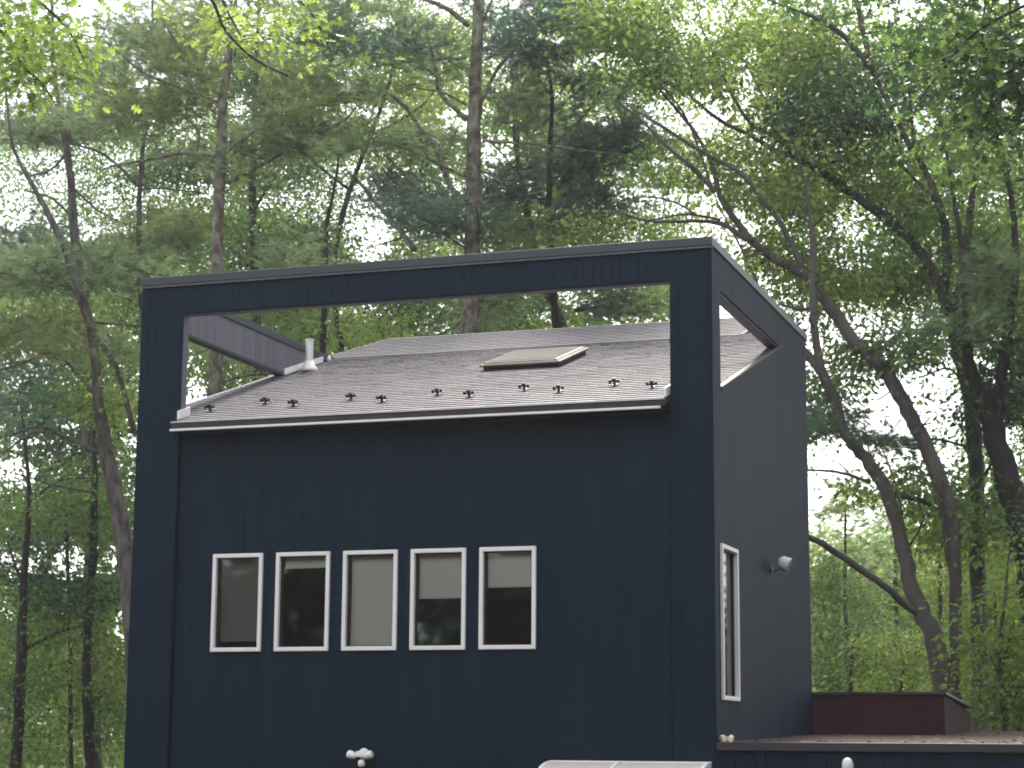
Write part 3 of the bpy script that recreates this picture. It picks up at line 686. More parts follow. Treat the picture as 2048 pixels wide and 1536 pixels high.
def tree(name, label, Y, trunk, limbs=(), masses=(), bark='bark', up=6, group=None, cat='tree', reach=3.2, drift=0, spread=1.6, down=True, limb_up=0, wk=.9, lk=None):
    """masses: (u, v, ru, rv, n sprays, 'kind', material, depth offset)"""
    for k_, (w1_, w2_) in WK.items():
        if label.startswith(k_): wk, lk = w1_, w2_
    P, R_ = stem([(a_, b_, c_*wk) for a_, b_, c_ in trunk], Y, down, up, drift)
    root = empty(name, (P[0][0], P[0][1], 0.0 if down else P[0][2])); tag(root, label, cat, group)
    tb = bark_tube(P, R_, 12); tb.build('trunk', M[bark], root, smooth=True)
    nodes = [P[i] for i in range(len(P)) if P[i][2] > 1.2]; nr = [R_[i] for i in range(len(P)) if P[i][2] > 1.2]
    for lb in limbs:
        dr = 0
        if isinstance(lb, dict): dr = lb['dy']; lb = lb['p']
        # the first point snaps onto the trunk's own depth
        LP, LR = stem([(a_, b_, c_*(lk or wk)) for a_, b_, c_ in lb], Y, False, limb_up)
        base = LP[0]; j = int(np.argmin(np.linalg.norm(np.array(nodes)-base, axis=1)))
        t = np.linspace(0, 1, len(LP)); LP = LP+np.outer(t, [0, 1, 0])*(dr if dr else rng.uniform(-1.2, 1.2))
        bark_tube(LP, LR, 8).build('limb', M[bark], root, smooth=True)
        nodes += list(LP[2:]); nr += list(LR[2:])
    nodes = np.array(nodes); nr = np.array(nr)
    tw = MB(); groups = {}
    cl = []
    for (u, v, ru, rv, n, kind, m, dy_) in masses:
        n = int(n*(DENS if kind != 'tuft' else 1.08))
        a = rng.uniform(0, 6.283, n); q = np.sqrt(rng.random(n)); uu = u+ru*q*np.cos(a); vv = v+rv*q*np.sin(a)
        yy = Y+dy_+.35*spread+rng.normal(0, spread*.6, n)
        C = np.array([at(x_, y_, z_) for x_, y_, z_ in zip(uu, vv, yy)])
        C = C[(C[:, 2] > .5)]; C = C[thin(C)] if len(C) else C
        cl += [(c, kind, m) for c in C]
    if cl:
        dd = [np.min(np.linalg.norm(nodes-c[0], axis=1)) for c in cl]
        for i in np.argsort(dd):
            c, kind, m = cl[i]
            dv = c-nodes; L = np.linalg.norm(dv, axis=1); cost = L+np.maximum(0, -dv[:, 2])*.8
            j = int(np.argmin(cost)); a, Ln = nodes[j], L[j]
            if Ln < .02: Ln = .02
            bend = rng.normal(0, .10*Ln, 3)+np.array([0, 0, .10*Ln if kind != 'tuft' else -.06*Ln])
            t = np.linspace(0, 1, 5)[:, None]; path = a*(1-t)+c*t+bend*(4*t*(1-t))
            r0 = min(nr[j]*.7, .006+.010*Ln); rs = r0*(1-.72*t[:, 0])+.0015
            if Ln > .12: tw.tube(path, rs, 4 if r0 > .012 else 3)
            nodes = np.vstack([nodes, path[2:]]); nr = np.concatenate([nr, rs[2:]])
            groups.setdefault((kind, m), []).append((c, (path[-1]-path[-2])/(np.linalg.norm(path[-1]-path[-2])+1e-9)))
    if tw.v: 
        o = tw.build('branches', M['bark_dark'] if bark != 'bark_lichen' else M['bark'], root, smooth=True); o['kind'] = 'stuff'
    for (kind, m), lst in groups.items():
        JOBS.append(('crown', kind, m, lst, root, 1.0))
    return root
JOBS = []

def make_foliage(name, kind, m, lst, root=None, sizeK=1.0, tonebias=0.0, fine=1.0):
    C = np.array([x[0] for x in lst]); Dn = np.array([x[1] for x in lst]); n = len(C)
    if kind in ('leaf', 'oak', 'big'):
        per, rad_, sz = {'leaf': (46, .40, .115), 'oak': (30, .38, .125), 'big': (34, .75, .24)}[kind]
        k = np.repeat(np.arange(n), per)
        off = rng.normal(0, 1, (len(k), 3))*np.array([rad_, rad_, rad_*.42])*rng.uniform(.6, 1.25, n)[k][:, None]
        P = C[k]+off; 
        dirs = off/ (np.linalg.norm(off, axis=1)[:, None]+1e-6)+rng.normal(0, .45, P.shape)+np.array([0, 0, -.45])
        up = rng.normal(0, .55, P.shape)+np.array([0, 0, 1.0])
        ct = np.clip(rng.normal(.5, .2, n), 0, 1)
        tone = np.clip(ct[k]+rng.normal(0, .17, len(k))+tonebias, 0, 1)
        size = sz*sizeK*rng.uniform(.6, 1.25, len(k))
    else:
        per, rad_ = (24, .36); sz = .26 if kind == 'tuft' else .34
        if kind == 'tuft_c': per, rad_ = 18, .5
        k = np.repeat(np.arange(n), per)
        # shoots fan out from the twig's end in a flat spray
        lat = rng.normal(0, 1, (len(k), 3))*np.array([1, 1, .26])
        s_ = rng.random(len(k))[:, None]
        dirs = Dn[k]*.55*np.array([1, 1, .4])+lat*.8+np.array([0, 0, .10])
        dirs /= np.linalg.norm(dirs, axis=1)[:, None]+1e-6
        P = C[k]+dirs*(s_**.6)*rad_*1.5*rng.uniform(.6, 1.2, n)[k][:, None]+rng.normal(0, .05, (len(k), 3))
        up = rng.normal(0, .4, P.shape)+np.array([0, 0, 1.0])
        ct = np.clip(rng.normal(.5, .27, n), 0, 1); tone = np.clip(ct[k]+rng.normal(0, .2, len(k))+tonebias, 0, 1)
        size = sz*sizeK*rng.uniform(.75, 1.2, len(k))
    ok = thin(P, .8*fine) & clear_trunks(P)
    me = scatter_mesh(name, kind, P[ok], dirs[ok], up[ok], size[ok], tone[ok])
    o = link(name, me, L_[m], root); o['kind'] = 'stuff'
    return o

PG = 'pines behind the house'
# --- left side
WK['pale lichen covered pine trunk'] = (0.74, 0.85)
tree('pine_tree', 'pale lichen covered pine trunk rising behind the left end of the frame', 12,
     [(425, 900, 46), (430, 740, 43), (433, 540, 38), (436, 430, 34), (440, 330, 32), (445, 230, 30), (455, 130, 24), (462, 88, 16)],
     [[(438, 370, 10), (405, 340, 9), (372, 305, 8), (366, 245, 7), (330, 212, 5)], [(432, 312, 9), (360, 300, 8), (300, 304, 8), (220, 311, 6), (165, 316, 4)],
      [(441, 208, 8), (412, 172, 7), (400, 158, 4)], [(392, 212, 8), (378, 150, 8), (360, 95, 7), (340, 62, 6), (318, 25, 4)], [(440, 206, 8), (380, 185, 7), (310, 160, 8), (250, 110, 6), (200, 95, 4)],
      [(455, 365, 12), (500, 330, 12), (560, 285, 11), (620, 243, 9), (652, 215, 6), (668, 180, 4)], [(450, 312, 7), (500, 305, 6), (560, 300, 4)], [(430, 540, 10), (400, 520, 9), (372, 506, 5)],
      [(436, 765, 9), (480, 742, 8), (540, 728, 5), (600, 700, 3)], [(470, 112, 5), (500, 108, 5), (540, 112, 3)]],
     [(300, 110, 90, 55, 34, 'tuft', 'pine', 0), (400, 90, 90, 80, 44, 'tuft', 'pine_y', 0), (330, 205, 120, 40, 40, 'tuft', 'pine_y', 0), (250, 245, 120, 35, 32, 'tuft', 'pine', 1), (540, 290, 100, 34, 34, 'tuft', 'pine', 0),
      (600, 190, 80, 65, 36, 'tuft', 'pine_y', 0), (430, -80, 260, 90, 40, 'tuft', 'pine', 0), (470, 370, 50, 25, 10, 'tuft', 'pine_y', 0), (500, 720, 60, 40, 10, 'tuft', 'pine', 0), (380, 720, 40, 40, 6, 'tuft', 'pine', 0)], 'bark_lichen', up=5, group=PG)
WK['straight grey brown pine trunk'] = (0.72, 0.85)
tree('pine_tree', 'straight grey brown pine trunk in the upper left under the bright oak leaves', 17,
     [(172, 700, 34), (160, 560, 32), (150, 470, 29), (143, 380, 25), (132, 290, 20), (115, 190, 15), (106, 110, 12)],
     [[(150, 440, 7), (110, 400, 6), (60, 385, 5)], [(135, 300, 8), (80, 330, 6), (10, 335, 5)], [(150, 380, 7), (190, 420, 5), (240, 440, 3)]],
     [(60, 250, 100, 45, 34, 'tuft', 'pine', 0), (160, 250, 110, 40, 34, 'tuft', 'pine', 0), (110, 520, 130, 45, 40, 'tuft', 'pine', 0), (60, 130, 120, 60, 26, 'tuft', 'pine', 1), (180, 140, 90, 60, 24, 'tuft', 'pine', 1), (120, -60, 200, 80, 26, 'tuft', 'pine', 0)], 'bark', up=7, group=PG)
WK['big leaning pine trunk'] = (0.88, 0.9)
tree('leaning_pine', 'big leaning pine trunk close beside the left wall of the house', 9,
     [(262, 1190, 50), (246, 1080, 45), (226, 960, 42), (208, 880, 37), (197, 800, 28), (190, 720, 24), (178, 640, 23), (155, 570, 20), (125, 485, 18), (88, 412, 15), (60, 360, 12), (25, 290, 8)],
     [[(272, 868, 12), (262, 830, 12), (245, 760, 12), (230, 718, 11), (206, 683, 10), (180, 632, 9), (160, 588, 8), (135, 558, 6), (112, 528, 4)], [(196, 905, 12), (160, 888, 11), (110, 866, 10), (60, 850, 8), (0, 868, 6)],
      [(110, 866, 6), (60, 862, 6), (20, 872, 5), (-30, 900, 4)], [(190, 985, 6), (150, 980, 5), (110, 965, 3)], [(280, 652, 7), (200, 643, 6), (100, 636, 5), (30, 646, 3)], [(190, 790, 8), (165, 755, 7), (120, 710, 5), (60, 735, 4), (0, 755, 3)],
      [(130, 920, 6), (95, 890, 5), (40, 862, 4)]],
     [(90, 680, 120, 30, 38, 'tuft', 'pine_y', 0), (230, 700, 60, 22, 12, 'tuft', 'pine', 0), (190, 800, 80, 26, 20, 'leaf', 'green', 0), (250, 800, 30, 40, 10, 'leaf', 'ygreen', 0), (60, 780, 80, 60, 22, 'tuft', 'pine_b', 1),
      (180, 540, 150, 45, 36, 'tuft', 'pine', 0), (60, 560, 90, 40, 20, 'tuft', 'pine', 0), (40, 460, 80, 30, 10, 'tuft', 'pine_d', 0)], 'bark', up=4, group=PG)
WK['slender pine with a thin trunk'] = (0.8, 0.85)
tree('slender_pine', 'slender pine with a thin trunk in the gap left of the lichen covered trunk', 19,
     [(305, 800, 18), (287, 640, 17), (278, 480, 16), (283, 330, 14), (292, 250, 12), (300, 150, 9), (305, 40, 7)],
     [[(275, 372, 8), (240, 335, 8), (190, 300, 6), (110, 282, 4)], [(276, 378, 6), (320, 372, 5), (400, 378, 4)], [(290, 270, 5), (260, 250, 4)]],
     [(300, 465, 100, 55, 50, 'tuft', 'pine_y', 0), (250, 540, 100, 40, 30, 'tuft', 'pine', 0), (320, 480, 60, 60, 24, 'tuft', 'pine', 1), (240, 180, 110, 60, 30, 'tuft', 'pine', 1), (300, 40, 100, 60, 26, 'tuft', 'pine', 0), (350, 330, 90, 14, 10, 'tuft', 'pine', 0)], 'bark', up=6, group=PG)
tree('maple_tree', 'dark leaved maple standing between the two tallest pine trunks', 21,
     [(520, 900, 24), (512, 600, 22), (505, 400, 18), (510, 200, 13), (515, 60, 8)],
     [[(508, 420, 8), (560, 350, 6), (620, 300, 4)], [(510, 380, 8), (450, 330, 6), (380, 320, 4)]],
     [(520, 180, 75, 85, 60, 'leaf', 'dark', 0), (560, 130, 70, 60, 30, 'leaf', 'dark', 0), (350, 340, 110, 40, 50, 'leaf', 'dark', 0), (350, 440, 90, 50, 26, 'leaf', 'green', 0), (560, 490, 100, 60, 50, 'leaf', 'dark', 0), (640, 350, 110, 28, 36, 'leaf', 'dark', 0), (520, 430, 100, 60, 36, 'leaf', 'green', 0),
      (630, 640, 90, 50, 40, 'leaf', 'green', 0), (480, 720, 110, 90, 60, 'leaf', 'green', 0), (420, 640, 60, 60, 24, 'leaf', 'green', 0), (400, 200, 120, 100, 40, 'leaf', 'green', 2), (560, -60, 200, 70, 30, 'leaf', 'dark', 0)], 'bark_dark', up=5, spread=3)
tree('oak_tree', 'oak with bright yellow green leaves hanging into the upper left corner', 1,
     [(-420, 900, 60), (-400, 500, 52), (-360, 200, 44), (-320, -60, 34)],
     [[(-360, 180, 20), (-200, 60, 14), (-60, 20, 10), (0, 60, 8), (35, 105, 7), (55, 140, 6), (90, 170, 4), (120, 215, 3)], [(-60, 20, 9), (30, -20, 8), (90, 20, 6), (115, 60, 5), (130, 110, 3)],
      [(-320, -60, 18), (0, -120, 14), (300, -110, 12), (390, -30, 9), (420, 40, 7), (470, 90, 6), (530, 118, 4)], [(390, -30, 7), (440, -10, 6), (470, 40, 5), (500, 90, 3)], [(300, -110, 9), (500, -70, 7), (580, -10, 5), (610, 60, 3)]],
     [(50, 60, 80, 65, 13, 'oak', 'bright', 0), (90, 120, 70, 45, 10, 'oak', 'bright', 0), (10, 20, 50, 40, 5, 'oak', 'bright', 0), (80, 160, 80, 15, 6, 'oak', 'bright', 0),
      (460, 40, 50, 40, 4, 'oak', 'ygreen', 0), (570, 40, 50, 40, 4, 'oak', 'ygreen', 0), (530, 95, 30, 30, 2, 'oak', 'bright', 0), (600, 80, 20, 30, 2, 'oak', 'ygreen', 0), (150, -90, 300, 60, 22, 'oak', 'bright', 0), (-150, 50, 120, 150, 24, 'oak', 'bright', 0)], 'bark_dark', up=3, spread=1.2)
# --- centre
tree('pine_tree', 'tall centre pine with a thick mottled trunk rising behind the roof', 13,
     [(933, 800, 54), (940, 660, 47), (945, 500, 40), (947, 380, 38), (948, 250, 34), (953, 120, 30), (958, 0, 26)],
     [[(936, 52, 13), (905, 27, 12), (860, 12, 9), (810, 4, 6)], [(932, 238, 13), (895, 205, 12), (860, 165, 11), (845, 120, 10), (826, 62, 9), (808, 15, 7)], [(932, 116, 7), (860, 110, 6), (790, 108, 5), (700, 112, 3)],
      [(925, 400, 13), (890, 360, 13), (855, 280, 12), (815, 235, 12), (785, 195, 10), (745, 160, 8), (700, 132, 5)], [(930, 352, 9), (880, 328, 8), (820, 298, 7), (780, 285, 4)], [(860, 400, 11), (810, 350, 10), (768, 310, 7), (755, 300, 4)],
      [(830, 500, 15), (780, 440, 13), (735, 392, 11), (700, 350, 9), (680, 335, 6)], [(935, 500, 6), (905, 478, 5), (882, 458, 4)], [(932, 210, 6), (900, 200, 5), (855, 205, 3)], [(930, 280, 6), (880, 278, 5), (860, 270, 3)],
      [(958, 215, 10), (985, 145, 9), (1010, 105, 8), (1045, 55, 6), (1085, 12, 4)], [(965, 282, 7), (1050, 278, 6), (1150, 282, 5), (1240, 284, 3)], [(960, 466, 8), (978, 460, 6), (992, 442, 4)], [(968, 120, 6), (1010, 100, 5), (1060, 90, 3)], [(968, 40, 7), (1000, 8, 5)], [(960, 340, 8), (1000, 365, 6), (1040, 395, 4)],
      [(940, 590, 7), (1000, 600, 6), (1050, 640, 4)], [(925, 640, 6), (860, 660, 5), (800, 650, 3)]],
     [(760, 85, 130, 50, 44, 'tuft', 'pine_b', 0), (700, 30, 140, 40, 30, 'tuft', 'pine', 0), (880, 130, 60, 40, 14, 'tuft', 'pine', 0), (880, 430, 95, 38, 40, 'tuft', 'pine_b', -1), (700, 280, 150, 32, 44, 'tuft', 'pine', 0), (860, 300, 60, 30, 12, 'tuft', 'pine', 0),
      (1010, 370, 50, 45, 20, 'tuft', 'pine_d', 0), (1030, 480, 60, 35, 20, 'tuft', 'pine', 0), (1060, 30, 130, 35, 38, 'tuft', 'pine_b', 0), (1160, 60, 90, 35, 22, 'tuft', 'pine', 0), (1040, 90, 60, 30, 14, 'tuft', 'pine_d', 0), (700, 190, 90, 40, 18, 'tuft', 'pine', 0),
      (900, -90, 320, 80, 50, 'tuft', 'pine', 0), (1010, 190, 50, 60, 12, 'tuft', 'pine', 0), (760, 375, 80, 30, 14, 'tuft', 'pine_d', 0), (620, 520, 80, 40, 16, 'tuft', 'pine', 0), (980, 620, 60, 40, 12, 'tuft', 'pine', 0)], 'bark_lichen', up=9, group=PG)
WK['dark hemlock with a straight'] = (0.72, 0.85)
tree('hemlock_tree', 'dark hemlock with a straight thin trunk right of the centre pine', 16,
     [(1120, 780, 26), (1108, 620, 25), (1101, 500, 23), (1098, 400, 19), (1100, 300, 16), (1104, 200, 12), (1094, 120, 9), (1080, 30, 6)],
     [[(1101, 460, 6), (1130, 420, 5), (1170, 395, 3)], [(1100, 360, 6), (1150, 330, 5), (1220, 320, 3)], [(1098, 300, 5), (1140, 250, 5), (1190, 190, 3)], [(1100, 400, 6), (1050, 395, 4), (1020, 392, 3)], [(1108, 200, 5), (1080, 150, 4), (1060, 100, 3)], [(1105, 440, 8), (1150, 440, 6), (1240, 480, 4)],
      [(1150, 620, 10), (1190, 600, 8), (1260, 590, 4)]],
     [(1190, 175, 80, 22, 20, 'tuft', 'pine_d', 0), (1220, 290, 90, 40, 52, 'tuft', 'pine_d', 0), (1275, 258, 60, 30, 22, 'tuft', 'pine_d', 0), (1150, 345, 60, 40, 22, 'tuft', 'pine_d', 0), (1175, 405, 90, 26, 26, 'tuft', 'pine_d', 0), (1080, 210, 60, 60, 22, 'tuft', 'pine_d', 0),
      (1160, 90, 100, 30, 26, 'tuft', 'pine_d', 0), (1060, 110, 50, 40, 14, 'tuft', 'pine_d', 0), (1070, 330, 60, 50, 18, 'tuft', 'pine', 0), (1200, 600, 90, 30, 38, 'tuft', 'pine_d', 0), (1300, 605, 60, 30, 18, 'tuft', 'pine', 0), (1130, 455, 80, 20, 12, 'tuft', 'pine_d', 0), (1100, -80, 200, 60, 26, 'tuft', 'pine_d', 0)], 'bark_dark', up=6, group=PG)
WK['leaning dark trunk between'] = (0.75, 0.85)
tree('hemlock_tree', 'leaning dark trunk between the centre pine and the straight hemlock', 19,
     [(1150, 760, 28), (1095, 580, 25), (1066, 480, 22), (1048, 390, 18), (1032, 300, 13), (1026, 200, 8)],
     [[(1040, 350, 6), (1010, 310, 5), (985, 290, 3)], [(1036, 330, 6), (1060, 290, 4)]],
     [(1060, 240, 80, 60, 30, 'leaf', 'green', 0), (1050, 440, 70, 50, 26, 'leaf', 'green', 0), (990, 420, 40, 60, 14, 'leaf', 'dark', 0), (1080, 160, 110, 60, 30, 'leaf', 'ygreen', 1), (1000, 620, 90, 40, 26, 'leaf', 'dark', 0), (1060, 660, 40, 20, 8, 'leaf', 'green', 0)], 'bark_dark', up=5, group=PG)
tree('maple_tree', 'yellow green maple foliage behind the long limbs left of the centre pine', 25,
     [(690, 800, 18), (673, 640, 15), (668, 520, 14), (700, 380, 13), (760, 220, 10), (800, 90, 7)],
     [[(700, 380, 8), (640, 330, 6), (600, 250, 4)], [(740, 270, 8), (830, 200, 6), (880, 100, 4)]],
     [(850, 200, 100, 70, 60, 'leaf', 'ygreen', 0), (760, 140, 120, 60, 46, 'leaf', 'green', 0), (680, 150, 90, 60, 36, 'leaf', 'green', 0), (880, 60, 70, 50, 30, 'leaf', 'ygreen', 0), (850, 330, 80, 50, 34, 'leaf', 'green', 0), (780, 520, 80, 30, 12, 'leaf', 'green', 0), (870, 500, 60, 24, 20, 'leaf', 'ygreen', 0), (640, 250, 110, 40, 26, 'leaf', 'ygreen', 0),
      (700, 60, 130, 60, 36, 'leaf', 'green', 0), (840, 620, 110, 40, 44, 'leaf', 'dark', 0), (720, 650, 80, 40, 30, 'leaf', 'ygreen', 0), (640, 680, 40, 40, 16, 'leaf', 'bright', 0), (780, 400, 70, 50, 26, 'leaf', 'dark', 0), (820, -80, 240, 70, 30, 'leaf', 'green', 0)], 'bark_dark', up=5, spread=3)
tree('birch_tree', 'thin dark trunk with dense green leaves above the middle left of the beam', 17,
     [(640, 900, 18), (648, 640, 16), (650, 520, 14), (655, 440, 11), (668, 380, 7)],
     [[(650, 500, 6), (620, 470, 5), (590, 440, 3)]],
     [(620, 480, 80, 50, 40, 'leaf', 'dark', 0), (560, 450, 60, 40, 20, 'leaf', 'green', 0), (600, 640, 70, 40, 20, 'leaf', 'green', 0)], 'bark_dark', up=3, spread=1.6)
# --- right
WK['oak forking from one base'] = (0.76, 0.76)
tree('oak_tree', 'oak forking from one base behind the maroon box into limbs that lean over the tower', 12,
     [(1908, 1470, 84), (1893, 1380, 70), (1868, 1290, 56), (1842, 1220, 50), (1822, 1170, 44), (1806, 1100, 42), (1790, 1030, 38), (1762, 962, 38), (1722, 905, 36), (1692, 872, 33), (1680, 838, 31), (1664, 790, 32), (1640, 740, 30), (1618, 712, 24), (1585, 672, 18), (1530, 600, 12)],
     [dict(p=[(1915, 1400, 40), (1912, 1280, 40), (1908, 1150, 40), (1902, 1040, 46), (1880, 965, 48), (1850, 890, 46), (1820, 835, 44), (1788, 772, 44), (1758, 730, 42), (1712, 686, 40), (1668, 628, 38), (1635, 580, 35), (1590, 535, 32), (1540, 505, 27), (1502, 480, 25), (1470, 440, 22), (1440, 400, 20), (1425, 370, 17), (1410, 310, 14), (1370, 240, 11), (1320, 180, 8), (1260, 110, 6), (1225, 60, 4)], dy=.6),
      dict(p=[(1505, 482, 20), (1470, 462, 17), (1440, 440, 15), (1390, 428, 11), (1320, 424, 9), (1270, 418, 7), (1200, 395, 5)], dy=1.0), [(1440, 440, 8), (1380, 440, 7), (1310, 465, 4)], [(1390, 428, 7), (1340, 395, 6), (1270, 376, 5), (1180, 385, 3)],
      dict(p=[(1615, 565, 17), (1590, 500, 16), (1565, 450, 15), (1530, 405, 14), (1490, 358, 14), (1440, 335, 12), (1380, 300, 10), (1330, 270, 8), (1285, 245, 5)], dy=-1), dict(p=[(1430, 385, 15), (1395, 345, 14), (1350, 310, 11), (1300, 260, 8), (1240, 215, 5)], dy=-.7),
      [(1426, 380, 8), (1380, 250, 7), (1340, 190, 6), (1290, 150, 4)], [(1652, 768, 26), (1638, 715, 24), (1630, 640, 22), (1631, 560, 21), (1632, 480, 18), (1626, 430, 11), (1620, 380, 9), (1600, 300, 6)], [(1631, 540, 9), (1600, 510, 7), (1560, 480, 5)],
      dict(p=[(1836, 1226, 22), (1812, 1210, 22), (1788, 1185, 21), (1740, 1148, 21), (1690, 1115, 19), (1655, 1092, 18), (1616, 1082, 16)], dy=-1.5), [(1740, 965, 11), (1700, 950, 9), (1660, 940, 8), (1612, 937, 6)], [(1775, 985, 18), (1810, 990, 16), (1850, 1000, 14), (1880, 1030, 9)], [(1700, 950, 5), (1670, 920, 4), (1640, 905, 3)],
      [(1650, 632, 10), (1620, 612, 9), (1585, 605, 8), (1540, 588, 5)], [(1735, 700, 11), (1775, 680, 10), (1795, 640, 9), (1803, 620, 6)], [(1700, 760, 6), (1725, 758, 6), (1745, 768, 5)], [(1755, 800, 5), (1790, 760, 4), (1820, 690, 3)], [(1805, 1030, 7), (1790, 960, 6), (1770, 900, 4)], [(1820, 1090, 7), (1850, 1040, 6), (1830, 990, 4)],
      [(1898, 1120, 22), (1880, 1000, 10), (1850, 960, 7), (1800, 940, 5)]],
     [(1480, 350, 90, 60, 34, 'leaf', 'ygreen', 1), (1560, 400, 80, 70, 46, 'leaf', 'ygreen', 1), (1560, 300, 80, 40, 22, 'leaf', 'ygreen', 1), (1300, 150, 110, 50, 46, 'leaf', 'green', 0), (1250, 70, 110, 60, 46, 'leaf', 'green', 0), (1400, 130, 80, 60, 28, 'leaf', 'green', 0), (1270, 20, 90, 40, 22, 'leaf', 'ygreen', 0),
      (1420, 180, 60, 40, 20, 'leaf', 'ygreen', 0), (1340, 320, 60, 60, 16, 'leaf', 'green', 0), (1550, 520, 60, 60, 28, 'leaf', 'ygreen', 1), (1670, 560, 70, 60, 40, 'leaf', 'ygreen', 1), (1700, 480, 60, 60, 26, 'leaf', 'green', 0), (1690, 720, 60, 60, 26, 'leaf', 'ygreen', 1), (1640, 830, 30, 70, 26, 'leaf', 'green', 0),
      (1800, 700, 80, 40, 36, 'leaf', 'green', 0), (1860, 800, 50, 30, 16, 'leaf', 'green', 0), (1680, 860, 70, 30, 22, 'tuft', 'pine_b', 0), (1780, 880, 70, 20, 18, 'tuft', 'pine_b', 0), (1760, 960, 60, 40, 14, 'leaf', 'ygreen', 0), (1840, 960, 50, 40, 14, 'leaf', 'green', 0), (1350, -60, 260, 60, 30, 'leaf', 'green', 0), (1650, 620, 40, 30, 14, 'leaf', 'ygreen', 1),
      (1540, 100, 80, 60, 26, 'leaf', 'ygreen', 2), (1240, 480, 60, 20, 8, 'leaf', 'green', 1), (1180, 470, 60, 25, 14, 'leaf', 'ygreen', 1)], 'bark_light', up=2, spread=1.8)
WK['thick upright oak trunk'] = (0.76, 0.8)
tree('oak_tree', 'thick upright oak trunk with a forked crown beside the lower limbs on the right', 15,
     [(1965, 1480, 54), (1960, 1300, 54), (1956, 1120, 46), (1952, 960, 46), (1946, 850, 46), (1935, 770, 42), (1916, 700, 38), (1905, 640, 36), (1885, 590, 36), (1862, 540, 34), (1835, 495, 32), (1790, 452, 30), (1750, 420, 29), (1702, 386, 27), (1665, 360, 25), (1636, 340, 21), (1612, 326, 19), (1592, 314, 17), (1560, 280, 14), (1500, 245, 12), (1460, 180, 10), (1430, 110, 8), (1405, 60, 6)],
     [[(1594, 316, 13), (1550, 300, 13), (1500, 270, 12), (1440, 240, 11), (1390, 200, 10), (1330, 140, 8), (1260, 90, 6), (1170, 40, 4)], [(1885, 600, 28), (1895, 540, 27), (1890, 460, 25), (1876, 400, 22), (1850, 340, 17), (1832, 300, 13), (1820, 180, 9)], [(1905, 620, 24), (1925, 560, 25), (1938, 480, 23), (1948, 400, 19), (1958, 340, 12), (1975, 240, 8)],
      [(1870, 400, 9), (1800, 325, 8), (1775, 300, 8), (1722, 256, 5)], [(1822, 300, 16), (1780, 210, 15), (1745, 140, 18), (1724, 60, 17), (1704, -30, 15), (1690, -120, 10)], [(1748, 145, 17), (1700, 90, 16), (1655, 62, 12), (1600, 48, 8), (1540, 32, 5)], [(1655, 62, 8), (1600, 52, 7), (1545, 58, 5), (1480, 75, 3)], [(1640, 110, 7), (1590, 120, 6), (1540, 122, 4)],
      [(1940, 520, 9), (1975, 500, 7), (2010, 485, 4)], [(1785, 440, 8), (1750, 380, 6), (1740, 330, 4)], [(1560, 290, 8), (1545, 230, 7), (1500, 140, 6), (1470, 90, 4)], [(1935, 780, 8), (1900, 740, 7), (1850, 760, 4)], [(1950, 900, 9), (1880, 880, 7), (1820, 882, 5), (1760, 890, 3)]],
     [(1600, 200, 80, 60, 44, 'leaf', 'green', 0), (1660, 140, 90, 60, 46, 'leaf', 'green', 0), (1570, 110, 70, 50, 24, 'leaf', 'ygreen', 1), (1640, 240, 90, 50, 60, 'leaf', 'dark', -1), (1720, 330, 90, 50, 50, 'leaf', 'green', 0), (1600, 380, 70, 60, 36, 'leaf', 'ygreen', 0), (1820, 420, 90, 60, 56, 'leaf', 'green', 0), (1900, 300, 90, 70, 56, 'leaf', 'green', 0),
      (1830, 540, 60, 60, 30, 'leaf', 'green', 0), (1780, 560, 60, 50, 26, 'leaf', 'ygreen', 0), (1980, 480, 70, 60, 46, 'leaf', 'green', 0), (1930, 620, 90, 60, 42, 'leaf', 'green', 0), (1780, 180, 90, 80, 56, 'leaf', 'dark', -1), (1850, 60, 120, 60, 40, 'leaf', 'green', 0), (1640, 30, 90, 40, 36, 'leaf', 'green', 0), (1460, 40, 90, 40, 24, 'leaf', 'ygreen', 0),
      (1750, -70, 300, 60, 40, 'leaf', 'green', 0), (1790, 400, 60, 40, 20, 'leaf', 'ygreen', 0), (1700, 560, 60, 40, 16, 'leaf', 'green', 0), (1930, 830, 40, 80, 16, 'leaf', 'dark', 0), (1900, 1010, 60, 40, 28, 'leaf', 'green', -1), (1930, 1060, 60, 50, 34, 'leaf', 'ygreen', -1.5), (1860, 1060, 30, 30, 8, 'leaf', 'green', 0)], 'bark', up=2, spread=1.8)
WK['heavy dark trunk leaning in'] = (0.9, 0.85)
